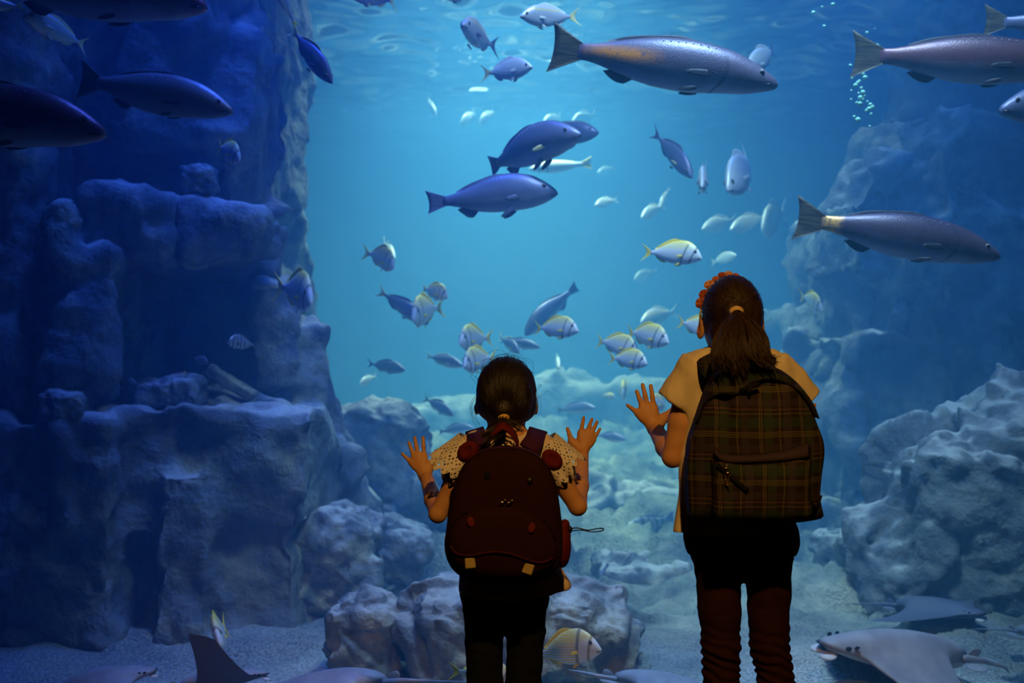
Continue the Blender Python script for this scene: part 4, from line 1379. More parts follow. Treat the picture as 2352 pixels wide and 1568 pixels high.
# seams down the front and the loop at the lower right corner
bch('seam_binding', tube(catmull([P(1859, 1022, 2.600), P(1862, 1060, 2.596), P(1860, 1110, 2.594), P(1863, 1150, 2.60), P(1874, 1166, 2.618)], 24), 0.0022, 6), m_bind, pb)
bch('webbing_loop', band_strip(catmull([P(1856, 1138, 2.592), P(1866, 1158, 2.60), P(1873, 1166, 2.61), P(1880, 1154, 2.625), P(1885, 1138, 2.638)], 16), 0.008, 0.0025, (0.7, 0, 0.6)), m_bind, pb)
# shoulder straps, buckle tail
for s, xs in ((-1, (1652, 1634, 1622, 1612, 1604)), (1, (1735, 1748, 1758, 1764, 1790))):
    ys = [2.735, 2.752, 2.812, 2.895, 2.945]
    zz = [P(0, 862, 2.735).z, P(0, 845, 2.75).z, P(0, 815, 2.81).z, P(0, 816, 2.895).z, P(0, 960, 2.945).z]
    pts = [Vector((P(x, 0, y).x, y, z)) for x, y, z in zip(xs, ys, zz)]
    bch('shoulder_strap', band_strip(catmull(pts, 30), 0.056, 0.010, (1, 0, -s*0.36)), m_plaid2, pb)
bch('strap_tail', band_strip(catmull([P(1590, 985, 2.78), P(1582, 1010, 2.765), P(1579, 1040, 2.75), P(1577, 1066, 2.745)], 16), 0.008, 0.002, (0, 1, 0)), m_bind, pb)
bch('handle', tube(catmull([P(1690, 850, 2.715), P(1692, 868, 2.70), P(1718, 878, 2.69), P(1742, 866, 2.70), P(1744, 850, 2.715)], 20), 0.005, 8), m_bind, pb)
bch('haul_tag', merge([band_strip([P(1700, 898, 2.598), P(1722, 888, 2.596), P(1745, 882, 2.598)], 0.012, 0.003, (0, 0, 1)), band_strip([P(1724, 888, 2.594), P(1722, 904, 2.594)], 0.006, 0.002, (1, 0, 0))]), m_bind, pb)
# ================================================================ FISH
def fish_mat(name, back, side, belly, extra=None, rough=0.40, spec=0.5, scales=0.10, metal=0.25):
    """colours by height on the fish's own body (mesh coordinates, nose at +0.5 x)"""
    m = mat(name, side, rough, spec, metal)
    t = NT(m)
    x, y, z = t.xyz()
    n = t.noise(12, 3)
    zz = t.math('ADD', t.math('ADD', t.math('MULTIPLY', z, 3.2), 0.5), t.math('MULTIPLY', t.math('SUBTRACT', n, 0.5), 0.18))
    c = t.ramp(zz, [(0.22, belly), (0.46, side), (0.62, side), (0.82, back)])
    if extra: c = extra(t, x, y, z, c)
    t.color(c)
    v = t.voro(110, t.mapping((1, 1, 1.3)))
    t.bump(v, scales, 0.006)
    return m

def band1(t, v, c, w, soft=0.5):
    d = t.math('DIVIDE', t.math('ABSOLUTE', t.math('SUBTRACT', v, c)), w)
    return t.ramp(d, [(1-soft, 1.0), (1.0, 0.0)])

def ex_drum(t, x, y, z, c):
    m = t.math('MULTIPLY', band1(t, z, 0.004, 0.045, 0.9), band1(t, x, -0.17, 0.20, 0.7))
    m = t.math('MULTIPLY', m, t.ramp(t.noise(40, 3), [(0.30, 0.2), (0.46, 1.0)]))
    c = t.mix(m, c, (1.0, 0.34, 0.04))
    gill = band1(t, t.math('ADD', x, t.math('MULTIPLY', t.math('MULTIPLY', z, z), 6.0)), 0.285, 0.010, 0.8)
    return t.mix(t.math('MULTIPLY', gill, 0.6), c, (0.05, 0.05, 0.08))
def ex_peduncle(t, x, y, z, c):
    m = t.math('MULTIPLY', band1(t, x, -0.315, 0.06, 0.7), t.ramp(t.noise(60, 2), [(0.36, 0.3), (0.55, 1.0)]))
    c = t.mix(m, c, (1.0, 0.50, 0.10))
    gill = band1(t, t.math('ADD', x, t.math('MULTIPLY', t.math('MULTIPLY', z, z), 6.0)), 0.285, 0.010, 0.8)
    return t.mix(t.math('MULTIPLY', gill, 0.6), c, (0.05, 0.05, 0.08))
def ex_pork(t, x, y, z, c):
    b = t.math('MAXIMUM', band1(t, t.math('SUBTRACT', x, t.math('MULTIPLY', z, 0.35)), 0.235, 0.022), band1(t, t.math('SUBTRACT', x, t.math('MULTIPLY', z, 0.45)), 0.375, 0.024))
    c = t.mix(t.math('MULTIPLY', b, 0.65), c, (0.06, 0.07, 0.09))
    yl = t.math('MULTIPLY', t.ramp(z, [(0.12, 0.0), (0.19, 1.0)]), 0.9)
    return t.mix(yl, c, (0.85, 0.66, 0.06))
def ex_stripe(t, x, y, z, c):
    w = t.math('ADD', z, t.math('MULTIPLY', t.math('SUBTRACT', x, 0.2), 0.10))
    s = t.math('SINE', t.math('ADD', t.math('MULTIPLY', w, 205.0), t.math('MULTIPLY', t.noise(8, 2), 5.0)))
    m = t.math('MULTIPLY', t.ramp(t.math('ADD', t.math('MULTIPLY', s, 0.5), 0.5), [(0.55, 0.0), (0.75, 1.0)]), t.ramp(x, [(0.19, 1.0), (0.22, 0.0)]))
    c = t.mix(m, c, (0.80, 0.62, 0.06))
    b = band1(t, t.math('SUBTRACT', x, t.math('MULTIPLY', z, 0.35)), 0.215, 0.028)
    c = t.mix(t.math('MULTIPLY', b, 0.7), c, (0.10, 0.13, 0.14))
    b = band1(t, t.math('SUBTRACT', x, t.math('MULTIPLY', z, 0.45)), 0.375, 0.024)
    return t.mix(t.math('MULTIPLY', b, 0.75), c, (0.25, 0.22, 0.06))
def ex_band(t, x, y, z, c):
    s = t.math('SINE', t.math('ADD', t.math('MULTIPLY', x, 52.0), t.math('MULTIPLY', t.noise(7, 3), 6.0)))
    return t.mix(t.ramp(s, [(0.3, 0.0), (0.7, 0.9)]), c, (0.03, 0.045, 0.06))
def ex_snap(t, x, y, z, c):
    m = band1(t, t.math('ADD', z, t.math('MULTIPLY', x, -0.02)), 0.075, 0.016, 0.7)
    return t.mix(t.math('MULTIPLY', m, 0.8), c, (0.75, 0.60, 0.10))

FM = {
 'drum':   fish_mat('drum scales', (0.09, 0.08, 0.13), (0.14, 0.115, 0.17), (0.40, 0.42, 0.54), ex_drum),
 'drum2':  fish_mat('amber-tailed drum scales', (0.06, 0.045, 0.09), (0.10, 0.07, 0.105), (0.30, 0.32, 0.44), ex_peduncle),
 'reddrum': fish_mat('reddish drum scales', (0.08, 0.05, 0.08), (0.15, 0.06, 0.075), (0.38, 0.39, 0.48)),
 'maroondrum': fish_mat('maroon drum scales', (0.14, 0.06, 0.09), (0.30, 0.08, 0.10), (0.55, 0.55, 0.66)),
 'greydrum': fish_mat('grey drum scales', (0.20, 0.19, 0.20), (0.26, 0.23, 0.25), (0.36, 0.37, 0.42)),
 'bulk':   fish_mat('slate scales', (0.13, 0.14, 0.24), (0.16, 0.17, 0.30), (0.46, 0.47, 0.58)),
 'snap':   fish_mat('silvery scales', (0.52, 0.50, 0.52), (0.48, 0.49, 0.54), (0.66, 0.68, 0.70), ex_snap),
 'dark':   fish_mat('dusky scales', (0.10, 0.11, 0.20), (0.14, 0.15, 0.26), (0.22, 0.24, 0.34)),
 'pork':   fish_mat('banded silver scales', (0.80, 0.72, 0.36), (0.78, 0.77, 0.74), (0.86, 0.86, 0.86), ex_pork, metal=0.05),
 'stripe': fish_mat('yellow striped scales', (0.72, 0.66, 0.30), (0.72, 0.75, 0.80), (0.80, 0.82, 0.85), ex_stripe, metal=0.05),
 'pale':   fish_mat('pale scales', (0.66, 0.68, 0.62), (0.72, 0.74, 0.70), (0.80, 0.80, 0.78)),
 'group':  fish_mat('banded grouper scales', (0.22, 0.24, 0.24), (0.28, 0.30, 0.30), (0.38, 0.40, 0.40), ex_band),
}
def fin_mat(name, c, c2):
    m = mat(name, c, 0.55, 0.3)
    t = NT(m)
    n = t.noise(45, 2, 0.6, t.mapping((0.12, 1, 2.4)))
    t.color(t.mix(t.ramp(n, [(0.4, 0.0), (0.6, 1.0)]), c, c2))
    t.bump(n, 0.3, 0.004)
    return m
FF = {
 'grey':  fin_mat('grey fin', (0.03, 0.03, 0.045), (0.06, 0.055, 0.06)),
 'olive': fin_mat('olive fin', (0.035, 0.03, 0.02), (0.10, 0.085, 0.045)),
 'yellow': fin_mat('yellow fin', (1.0, 0.74, 0.03), (0.90, 0.62, 0.04)),
 'pyel':  fin_mat('pale yellow fin', (0.75, 0.62, 0.20), (0.62, 0.55, 0.25)),
 'slate': fin_mat('slate fin', (0.08, 0.09, 0.18), (0.13, 0.12, 0.20)),
 'pale':  fin_mat('pale fin', (0.62, 0.64, 0.55), (0.70, 0.70, 0.60)),
}
m_feye = mat('fish eye', (0.01, 0.01, 0.012), 0.08, 0.6)
m_feye_ring = mat('fish eye ring', (0.20, 0.18, 0.14), 0.25, 0.5)
m_spot = mat('pale body spot', (0.85, 0.87, 0.90), 0.4, 0.5)

# profile tables: x, top, bottom, half width (body length 1, nose at +0.5, fork at about -0.36)
PROF = {
 'drum': [(0.5,-.020,-.034,.006),(0.487,-.002,-.047,.018),(0.445,.026,-.062,.033),(0.375,.062,-.082,.047),(0.28,.094,-.094,.058),(0.14,.112,-.110,.064),(0.0,.108,-.108,.060),(-.12,.088,-.088,.048),(-.24,.058,-.054,.030),(-.32,.041,-.036,.018),(-.37,.040,-.036,.010)],
 'bulk': [(0.5,-.030,-.040,.006),(0.485,-.006,-.060,.022),(0.45,.030,-.080,.040),(0.38,.085,-.108,.058),(0.28,.135,-.128,.070),(0.14,.158,-.132,.074),(0.0,.142,-.126,.066),(-.12,.104,-.104,.050),(-.24,.062,-.064,.030),(-.33,.040,-.040,.016),(-.38,.040,-.040,.009)],
 'snap': [(0.5,-.020,-.026,.004),(0.48,.006,-.046,.018),(0.44,.040,-.070,.034),(0.36,.098,-.108,.050),(0.24,.146,-.140,.060),(0.10,.152,-.146,.060),(-.04,.126,-.124,.050),(-.16,.082,-.084,.034),(-.26,.040,-.042,.018),(-.32,.024,-.024,.010),(-.35,.024,-.024,.007)],
 'pork': [(0.5,-.060,-.070,.005),(0.485,-.020,-.094,.020),(0.45,.050,-.112,.036),(0.38,.138,-.142,.052),(0.27,.204,-.172,.064),(0.12,.206,-.176,.064),(-.02,.168,-.154,.054),(-.15,.104,-.104,.036),(-.25,.050,-.052,.018),(-.31,.030,-.030,.010),(-.34,.030,-.030,.007)],
}
def prof_at(kind, xs):
    t = PROF[kind]
    pts = catmull([(a, b, 0) for a, b, c, d in t], 160)
    px_ = np.array([p.x for p in pts])[::-1]
    out = []
    for k in (1, 2, 3):
        q = catmull([(r[0], r[k], 0) for r in t], 160)
        out.append(np.interp(xs, px_, np.array([p.y for p in q])[::-1]))
    return out

FISH_MESH = {}
def fish_meshes(kind, tail, bend, lod):
    key = (kind, tail, round(bend, 2), lod)
    if key in FISH_MESH: return FISH_MESH[key]
    ns, na = (34, 20) if lod == 0 else (18, 12)
    u = np.linspace(0, 1, ns)
    xs = 0.5 - 0.87*(u**1.25 if lod == 0 else u)
    if kind in ('pork', 'snap'): xs = 0.5 - 0.845*(u**1.25)
    top, bot, w = prof_at(kind, xs)
    def by(x): return bend*np.clip(0.18 - x, 0, 1)**2*1.6
    def bx(x): return x + abs(bend)*0.35*np.clip(0.18 - x, 0, 1)**2
    V, Fc = [], []
    for i in range(ns):
        zc = (top[i]+bot[i])/2; hz = max((top[i]-bot[i])/2, 0.002)
        for k in range(na):
            a = 2*math.pi*k/na
            ca, sa = math.cos(a), math.sin(a)
            yy = math.copysign(abs(ca)**1.15, ca)*w[i]
            V.append((bx(xs[i]), yy + by(xs[i]), zc + sa*hz))
    for i in range(ns-1):
        for k in range(na):
            k2 = (k+1) % na
            Fc.append((i*na+k, i*na+k2, (i+1)*na+k2, (i+1)*na+k))
    Fc.append(tuple(range(na))[::-1]); Fc.append(tuple((ns-1)*na+k for k in range(na)))
    def fin(root, tip, th, rows=5, yoff=None):
        """thin two-sided fin between a root and a tip polyline (x,z) in the fish's mid plane"""
        n = 12 if lod == 0 else 7
        r_ = catmull([(a, b, 0) for a, b in root], n); t_ = catmull([(a, b, 0) for a, b in tip], n)
        V, Fc = [], []
        for s in (-1, 1):
            for j in range(rows):
                v = j/(rows-1)
                for i in range(n):
                    q = r_[i].lerp(t_[i], v)
                    V.append((bx(q.x), by(q.x) + s*th*(1 - 0.85*v), q.y))
        m = rows*n
        for j in range(rows-1):
            for i in range(n-1):
                a = j*n+i
                Fc.append((a, a+1, a+n+1, a+n)); Fc.append((m+a, m+a+n, m+a+n+1, m+a+1))
        for i in range(n-1):
            a = (rows-1)*n+i
            Fc.append((a, a+1, m+a+1, m+a))
        for j in range(rows-1):
            for e in (0, n-1):
                a = j*n+e
                Fc.append((a, a+n, m+a+n, m+a))
        return V, Fc
    e = xs[-1] + 0.015
    tp, bt, _ = prof_at(kind, np.array([e])); tp, bt = tp[0], bt[0]
    if tail == 'fan':
        h = 0.105 if kind == 'drum' else 0.085
        caud = fin([(e, tp), (e, tp*.4), (e, bt*.4), (e, bt)], [(-.505, h*1.15), (-.485, h*.45), (-.482, -h*.35), (-.497, -h)], 0.007)
    else:
        h = 0.15 if kind == 'pork' else 0.135
        caud = fin([(e, tp), (e, tp*.4), (e, bt*.4), (e, bt)], [(-.515, h), (-.425, h*.30), (-.425, -h*.30), (-.515, -h)], 0.006)
    def tops(a, b): 
        q = np.linspace(a, b, 5); return list(zip(q, prof_at(kind, q)[0] - 0.010))
    def bots(a, b):
        q = np.linspace(a, b, 4); return list(zip(q, prof_at(kind, q)[1] + 0.010))
    if kind == 'drum':
        r = tops(0.20, -0.22); dors = fin(r, [(x - 0.03, z + dz) for (x, z), dz in zip(r, (.008, .020, .015, .017, .010))], 0.004)
        r = bots(-0.10, -0.20); anal = fin(r, [(x - 0.045, z - dz) for (x, z), dz in zip(r, (.030, .034, .028, .012))], 0.004)
    elif kind == 'bulk':
        r = tops(0.18, -0.24); dors = fin(r, [(x - 0.03, z + dz) for (x, z), dz in zip(r, (.008, .018, .016, .022, .010))], 0.004)
        r = bots(-0.10, -0.22); anal = fin(r, [(x - 0.05, z - dz) for (x, z), dz in zip(r, (.050, .056, .038, .012))], 0.004)
    else:
        r = tops(0.20, -0.24); dors = fin(r, [(x - 0.035, z + dz) for (x, z), dz in zip(r, (.014, .046, .042, .036, .014))], 0.004)
        r = bots(-0.06, -0.22); anal = fin(r, [(x - 0.03, z - dz) for (x, z), dz in zip(r, (.030, .040, .030, .012))], 0.004)
    def side_fin(x0, z0, ln, wd, down, out, s):
        """paired fin leaving the flank, pointing back"""
        yy = np.interp(x0, xs[::-1], w[::-1])*0.82
        V, Fc = [], []
        n, mrow = 7, 4
        for sd in (-1, 1):
            for j in range(mrow):
                v = j/(mrow-1)
                for i in range(n):
                    q = i/(n-1)
                    hw = wd*math.sin(math.pi*(0.18 + 0.74*q))**0.8
                    V.append((bx(x0) - ln*q, s*(yy + out*q + 0.0) + by(x0) + sd*0.0025*(1-q*0.7), z0 - down*q + hw*(0.5 - v)))
        m = mrow*n
        for j in range(mrow-1):
            for i in range(n-1):
                a = j*n+i
                Fc.append((a, a+1, a+n+1, a+n)); Fc.append((m+a, m+a+n, m+a+n+1, m+a+1))
        for i in range(n-1):
            Fc.append((i, m+i, m+i+1, i+1)); a = (mrow-1)*n+i; Fc.append((a, a+1, m+a+1, m+a))
        for j in range(mrow-1):
            a = j*n+n-1; Fc.append((a, m+a, m+a+n, a+n))
        return V, Fc
    x0 = 0.235
    zc = {'drum': -0.028, 'bulk': -0.035, 'snap': -0.03, 'pork': -0.04}[kind]
    bz = prof_at(kind, np.array([0.17]))[1][0]
    pect = [side_fin(x0, zc, 0.12, 0.030 if kind == 'drum' else 0.04, 0.012, 0.030, s) for s in (-1, 1)]
    pw = {'drum': (0.075, 0.020, 0.014), 'bulk': (0.10, 0.045, 0.05), 'snap': (0.08, 0.035, 0.03), 'pork': (0.08, 0.035, 0.035)}[kind]
    pelv = [side_fin(0.17, bz + 0.012, pw[0], pw[1], pw[2], -0.012, s) for s in (-1, 1)]
    ex, ez = {'drum': (0.425, 0.012), 'bulk': (0.405, 0.022), 'snap': (0.405, 0.016), 'pork': (0.40, 0.035)}[kind]
    ew = np.interp(ex, xs[::-1], w[::-1])
    er = {'drum': 0.0095, 'bulk': 0.013, 'snap': 0.019, 'pork': 0.021}[kind]
    eye = []
    for s in (-1, 1):
        eye.append((ellipsoid((bx(ex), s*ew*0.86, ez), (er*1.35, er*0.55, er*1.35), nu=12, nv=8), ellipsoid((bx(ex)+0.002, s*(ew*0.86 + er*0.22), ez), (er*0.85, er*0.5, er*0.85), nu=10, nv=6)))
    # mouth line
    mz = {'drum': (-.026, -.036), 'bulk': (-.045, -.062), 'snap': (-.030, -.044), 'pork': (-.072, -.082)}[kind]
    mw = np.interp([0.5, 0.47, 0.44], xs[::-1], w[::-1])
    mouth = [tube([(0.499, 0, mz[0]), (0.475, s*mw[1]*0.97, (mz[0]*.5+mz[1]*.5)), (0.445, s*mw[2]*0.95, mz[1])], 0.0042, 5) for s in (-1, 1)]
    def mk(name, VF, smooth=True):
        me = bpy.data.meshes.new(name); me.from_pydata([tuple(v) for v in VF[0]], [], VF[1]); me.update()
        me.polygons.foreach_set('use_smooth', [smooth]*len(me.polygons))
        return me
    R = {'body': mk('fish_body', (V, Fc)), 'caudal_fin': mk('caudal_fin', caud), 'dorsal_fin': mk('dorsal_fin', dors), 'anal_fin': mk('anal_fin', anal)}
    R['pectoral_fin'] = [mk('pectoral_fin', p) for p in pect]
    R['pelvic_fin'] = [mk('pelvic_fin', p) for p in pelv]
    R['eye'] = [(mk('eye', a), mk('pupil', b)) for a, b in eye]
    R['mouth'] = mk('mouth', merge(mouth))
    # bright dots along the lateral line of the big fish
    sp_ = []
    for k in range(8):
        xx = 0.22 - 0.032*k
        tt, _, ww = prof_at(kind, np.array([xx]))
        for s in (-1, 1):
            sp_.append(ellipsoid((bx(xx), s*ww[0]*0.62 + by(xx), tt[0]*0.80), (0.0035, 0.003, 0.0025), nu=6, nv=4))
    R['spots'] = mk('lateral_spots', merge(sp_))
    FISH_MESH[key] = R
    return R

def link_mesh(name, me, m, parent):
    o = bpy.data.objects.new(name, me)
    COL.objects.link(o)
    o.parent = parent
    if len(me.materials) == 0: me.materials.append(None)
    o.material_slots[0].link = 'OBJECT'
    o.material_slots[0].material = m
    return o

def fish(name, label, kind, skin, fins, nose, tail, bend=0.0, roll=0.0, lod=0, tailk=None, group=None, tall=1.0):
    """nose, tail: (pixel x, pixel y, distance) of the two ends"""
    a, b = P(*nose), P(*tail)
    ax = a - b; L = ax.length; ax.normalize()
    up = Vector((0, 0, 1)); y = up.cross(ax)
    if y.length < 0.05: y = Vector((0, -1, 0)).cross(ax)
    y.normalize(); z = ax.cross(y)
    M = Matrix((ax, y, z)).transposed() @ Matrix.Rotation(roll, 3, 'X')
    e = empty(name, (a + b)/2, M.to_euler())
    e.scale = (L, L, L*tall)
    tag(e, label, 'fish', group)
    R = fish_meshes(kind, tailk or ('fan' if kind in ('drum', 'bulk') else 'fork'), bend, lod)
    f = fins if isinstance(fins, (list, tuple)) else (fins,)*4      # tail, dorsal, anal, paired
    link_mesh('body', R['body'], FM[skin], e)
    link_mesh('caudal_fin', R['caudal_fin'], FF[f[0]], e)
    link_mesh('dorsal_fin', R['dorsal_fin'], FF[f[1]], e)
    if lod < 2:
        link_mesh('anal_fin', R['anal_fin'], FF[f[2]], e)
        for q in R['pectoral_fin']: link_mesh('pectoral_fin', q, FF[f[3]], e)
        for q in R['pelvic_fin']: link_mesh('pelvic_fin', q, FF[f[2]], e)
        for q, r in R['eye']:
            link_mesh('pupil', r, m_feye, link_mesh('eye', q, m_feye_ring, e))
    if lod == 0:
        link_mesh('mouth', R['mouth'], m_feye, e)
        if kind in ('drum', 'bulk'): link_mesh('lateral_spots', R['spots'], m_spot, e)['kind'] = 'stuff'
    return e

G1 = 'large drum fish near the glass'
F1 = ('olive', 'grey', 'grey', 'grey')
fish('drum_fish', 'long silvery drum fish with an orange flank crossing the top middle', 'drum', 'drum', F1, (1789, 182, 4.6), (1256, 105, 4.75), 0.05, group=G1)
fish('drum_fish', 'long drum fish with an amber tail base above the taller person, right side', 'drum', 'drum2', F1, (2300, 578, 4.7), (1824, 500, 4.8), 0.04, group=G1)
fish('drum_fish', 'dark drum fish cut by the upper right edge, olive tail over the bubbles', 'drum', 'reddrum', F1, (2480, 145, 4.6), (1952, 130, 4.8), -0.03, group=G1)
fish('drum_fish', 'slender grey drum fish swimming right before the left cliff', 'drum', 'greydrum', F1, (537, 246, 4.7), (168, 180, 4.9), 0.05, group=G1)
fish('drum_fish', 'dark red drum fish with only its head showing at the left edge', 'drum', 'maroondrum', F1, (246, 292, 4.2), (-330, 225, 4.3), 0.0, group=G1, tall=1.05)
fish('drum_fish', 'drum fish whose pale belly hangs into the top left edge', 'drum', 'maroondrum', F1, (478, 2, 4.6), (-80, -50, 4.8), 0.0, group=G1)
fish('drum_fish', 'dark drum fish with only its tail showing in the top right corner', 'drum', 'dark', F1, (2640, 62, 4.8), (2258, 50, 5.0), 0.0, group=G1)
fish('drum_fish', 'dark drum fish with only its snout poking in at the right edge', 'drum', 'dark', F1, (2294, 240, 4.9), (2760, 232, 5.0), 0.0, group=G1, tall=1.1)

G2 = 'slate blue stocky fish'
fish('stocky_fish', 'stocky slate fish with curved tail, upper of the pair in the centre', 'bulk', 'bulk', ('slate', 'slate', 'slate', 'pyel'), (1332, 296, 5.35), (1088, 388, 5.75), 0.22, 0.12, group=G2)
fish('stocky_fish', 'stocky slate fish with forked dark tail, lower of the pair in the centre', 'bulk', 'bulk', ('slate', 'slate', 'slate', 'slate'), (1280, 432, 5.5), (980, 468, 5.6), -0.05, group=G2, tall=0.98)
fish('stocky_fish', 'dusky fish half hidden behind the head of the upper stocky fish', 'bulk', 'dark', 'slate', (1376, 298, 6.6), (1200, 322, 6.8), 0.0, group=G2, lod=1)
fish('stocky_fish', 'blue grouper with broad tail raised, diving behind the yellow-finned fish', 'bulk', 'bulk', 'slate', (1203, 766, 8.6), (1322, 656, 8.9), 0.06, group=G2, lod=1, tall=0.85)

G3 = 'silvery fish with forked tails'
YT = ('pyel', 'pale', 'pale', 'pale')
fish('forktail_fish', 'silver fish with yellow forked tail at the top left corner', 'snap', 'snap', ('pyel', 'pyel', 'pale', 'pale'), (52, 32, 4.7), (212, 108, 5.0), -0.10, group=G3, tall=0.95)
fish('forktail_fish', 'silver fish with yellow tail above the tail of the orange-flanked drum fish', 'snap', 'snap', YT, (1194, 34, 5.3), (1326, 42, 5.5), 0.12, group=G3)
fish('forktail_fish', 'silver fish seen from above-behind near the top centre, left of the drum tail', 'snap', 'snap', ('slate', 'pale', 'pale', 'slate'), (1062, 52, 5.6), (1130, 112, 6.1), 0.10, group=G3, tall=0.9)
fish('forktail_fish', 'white fish with yellow tail swimming right under the top centre', 'snap', 'pale', YT, (1223, 150, 5.8), (1108, 172, 6.0), -0.08, group=G3, tall=1.15)
fish('forktail_fish', 'dark blue fish diving right beside the edge of the left cliff', 'snap', 'dark', ('pyel', 'pyel', 'slate', 'slate'), (765, 188, 5.2), (660, 60, 5.35), 0.06, 0.2, group=G3, tall=0.85)
fish('forktail_fish', 'fish with bright yellow tail at the very top of the cliff edge', 'snap', 'snap', ('yellow', 'yellow', 'pale', 'pale'), (628, -70, 5.0), (672, 72, 5.2), 0.15, group=G3, tall=0.8)
fish('forktail_fish', 'pale fish half hidden behind the head of the orange-flanked drum fish', 'snap', 'pale', ('slate', 'pale', 'pale', 'pale'), (1712, 160, 6.3), (1793, 108, 6.6), -0.12, group=G3)
fish('forktail_fish', 'white fish turning away with its tail up, right of the upper centre', 'snap', 'pale', ('pale', 'pale', 'pale', 'pale'), (1668, 432, 6.6), (1746, 348, 7.1), -0.18, 0.2, group=G3, tall=1.15)
fish('forktail_fish', 'narrow white fish seen head-on beside the turning white fish', 'snap', 'pale', 'pale', (1612, 425, 6.5), (1616, 392, 6.95), 0.05, group=G3, tall=1.1)
fish('forktail_fish', 'dusky fish diving right with its tail up, centre right', 'snap', 'dark', ('slate', 'slate', 'slate', 'pyel'), (1592, 406, 6.3), (1502, 300, 6.6), -0.06, group=G3, tall=0.8)
fish('forktail_fish', 'grey-blue fish with pale yellow tail, left of the smaller person\'s head', 'snap', 'bulk', ('pyel', 'slate', 'slate', 'slate'), (985, 742, 7.4), (862, 664, 7.6), 0.05, group=G3, tall=0.75)
fish('forktail_fish', 'silver fish cut by the upper left corner', 'snap', 'snap', 'pyel', (-70, 8, 4.6), (58, 14, 4.7), 0.0, group=G3)
fish('forktail_fish', 'fish with yellowish tail tip cut by the top edge, left of centre', 'snap', 'bulk', 'pyel', (800, -16, 5.6), (918, 4, 5.8), -0.1, group=G3)
fish('forktail_fish', 'blue fish belly cut by the top edge at the centre', 'snap', 'bulk', 'slate', (1000, -18, 5.6), (1120, -22, 5.8), 0.0, group=G3)

G4 = 'silver fish with yellow fins and dark head bars'
YF = ('yellow', 'yellow', 'yellow', 'yellow')
def pork(label, nose, tail, bend=0.0, roll=0.0, lod=1, fins=YF, skin='pork', tall=1.0):
    return fish('yellowfin_fish', label, 'pork', skin, fins, nose, tail, bend, roll, lod, group=G4, tall=tall)
pork('bright yellow-finned fish with dark head bar above the taller person\'s left side', (1613, 584, 5.6), (1469, 578, 5.75), 0.08, 0.0, 0, tall=0.93)
pork('yellow-tailed fish swimming right, between the two people and just below the blue grouper', (1329, 752, 6.3), (1219, 754, 6.5), 0.12, 0, 0, tall=0.95)
pork('middle fish of the cluster of three yellow-finned fish, behind the other two', (1467, 800, 6.4), (1363, 782, 6.6), 0.10, 0, 0)
pork('upper right fish of the cluster of three yellow-finned fish', (1537, 778, 6.2), (1430, 762, 6.45), 0.12, 0, 0)
pork('lowest fish of the cluster of three yellow-finned fish', (1487, 828, 6.25), (1394, 822, 6.45), 0.05, 0, 0)
pork('yellow-tailed fish half hidden by the taller person\'s head', (1652, 760, 6.2), (1549, 738, 6.4), 0.10, 0, 0)
pork('yellow-finned fish facing left, upper of two above the smaller person\'s head', (1056, 778, 7.0), (1119, 776, 7.4), 0.15)
pork('yellow-finned fish facing left, lower of two above the smaller person\'s head', (1064, 832, 6.3), (1131, 820, 6.65), 0.12)
pork('small yellow-finned fish facing right beside the grey-blue fish', (1030, 676, 7.3), (964, 662, 7.5), 0.08)
pork('small fish facing left overlapping the head of the grey-blue fish', (948, 722, 7.0), (998, 704, 7.5), 0.2)
pork('small yellow-tailed fish above the grey-blue fish, left of centre', (906, 606, 7.3), (850, 578, 7.6), -0.25, tall=1.1)
pork('striped yellow-finned fish at the edge of the left cliff', (716, 680, 5.8), (655, 656, 6.2), -0.2, tall=1.2)
pork('small yellow-finned fish just right of the taller person\'s head', (1888, 706, 7.2), (1843, 676, 7.5), -0.1, 0.2, tall=1.1)
pork('dim yellow-tailed fish high before the left cliff', (552, 360, 5.4), (492, 334, 5.6), 0.1)
pork('dim round fish before the dark hollow of the left cliff', (522, 782, 5.6), (592, 794, 5.75), 0.0, fins='olive', skin='group')
pork('tiny dim fish just above the leaning slab of the left cliff', (478, 832, 5.75), (438, 820, 5.8), 0.0, fins='olive', skin='group')
pork('large yellow-striped fish by the smaller person\'s right leg', (1378, 1478, 4.3), (1214, 1506, 4.45), 0.06, 0, 0, skin='stripe', tall=1.08)
pork('fish with only its yellow forked tail showing by the smaller person\'s left leg', (1180, 1552, 4.25), (1030, 1540, 4.3), 0.0, 0, 0, skin='stripe')
pork('yellow-finned fish head-on over the sand at the lower left', (500, 1464, 4.75), (508, 1440, 5.1), 0.1, 0.3, tall=1.2)
pork('tiny yellow-finned fish right of the cluster, above the taller person\'s left hand', (1430, 902, 9.0), (1436, 886, 9.35), 0.1, tall=1.2)
pork('tiny yellow-finned fish just left of the taller person\'s left hand', (1412, 912, 9.2), (1384, 906, 9.3), 0.0)
pork('yellow-finned fish behind the fingers of the taller person\'s left hand', (1492, 918, 6.6), (1542, 938, 6.8), -0.2)

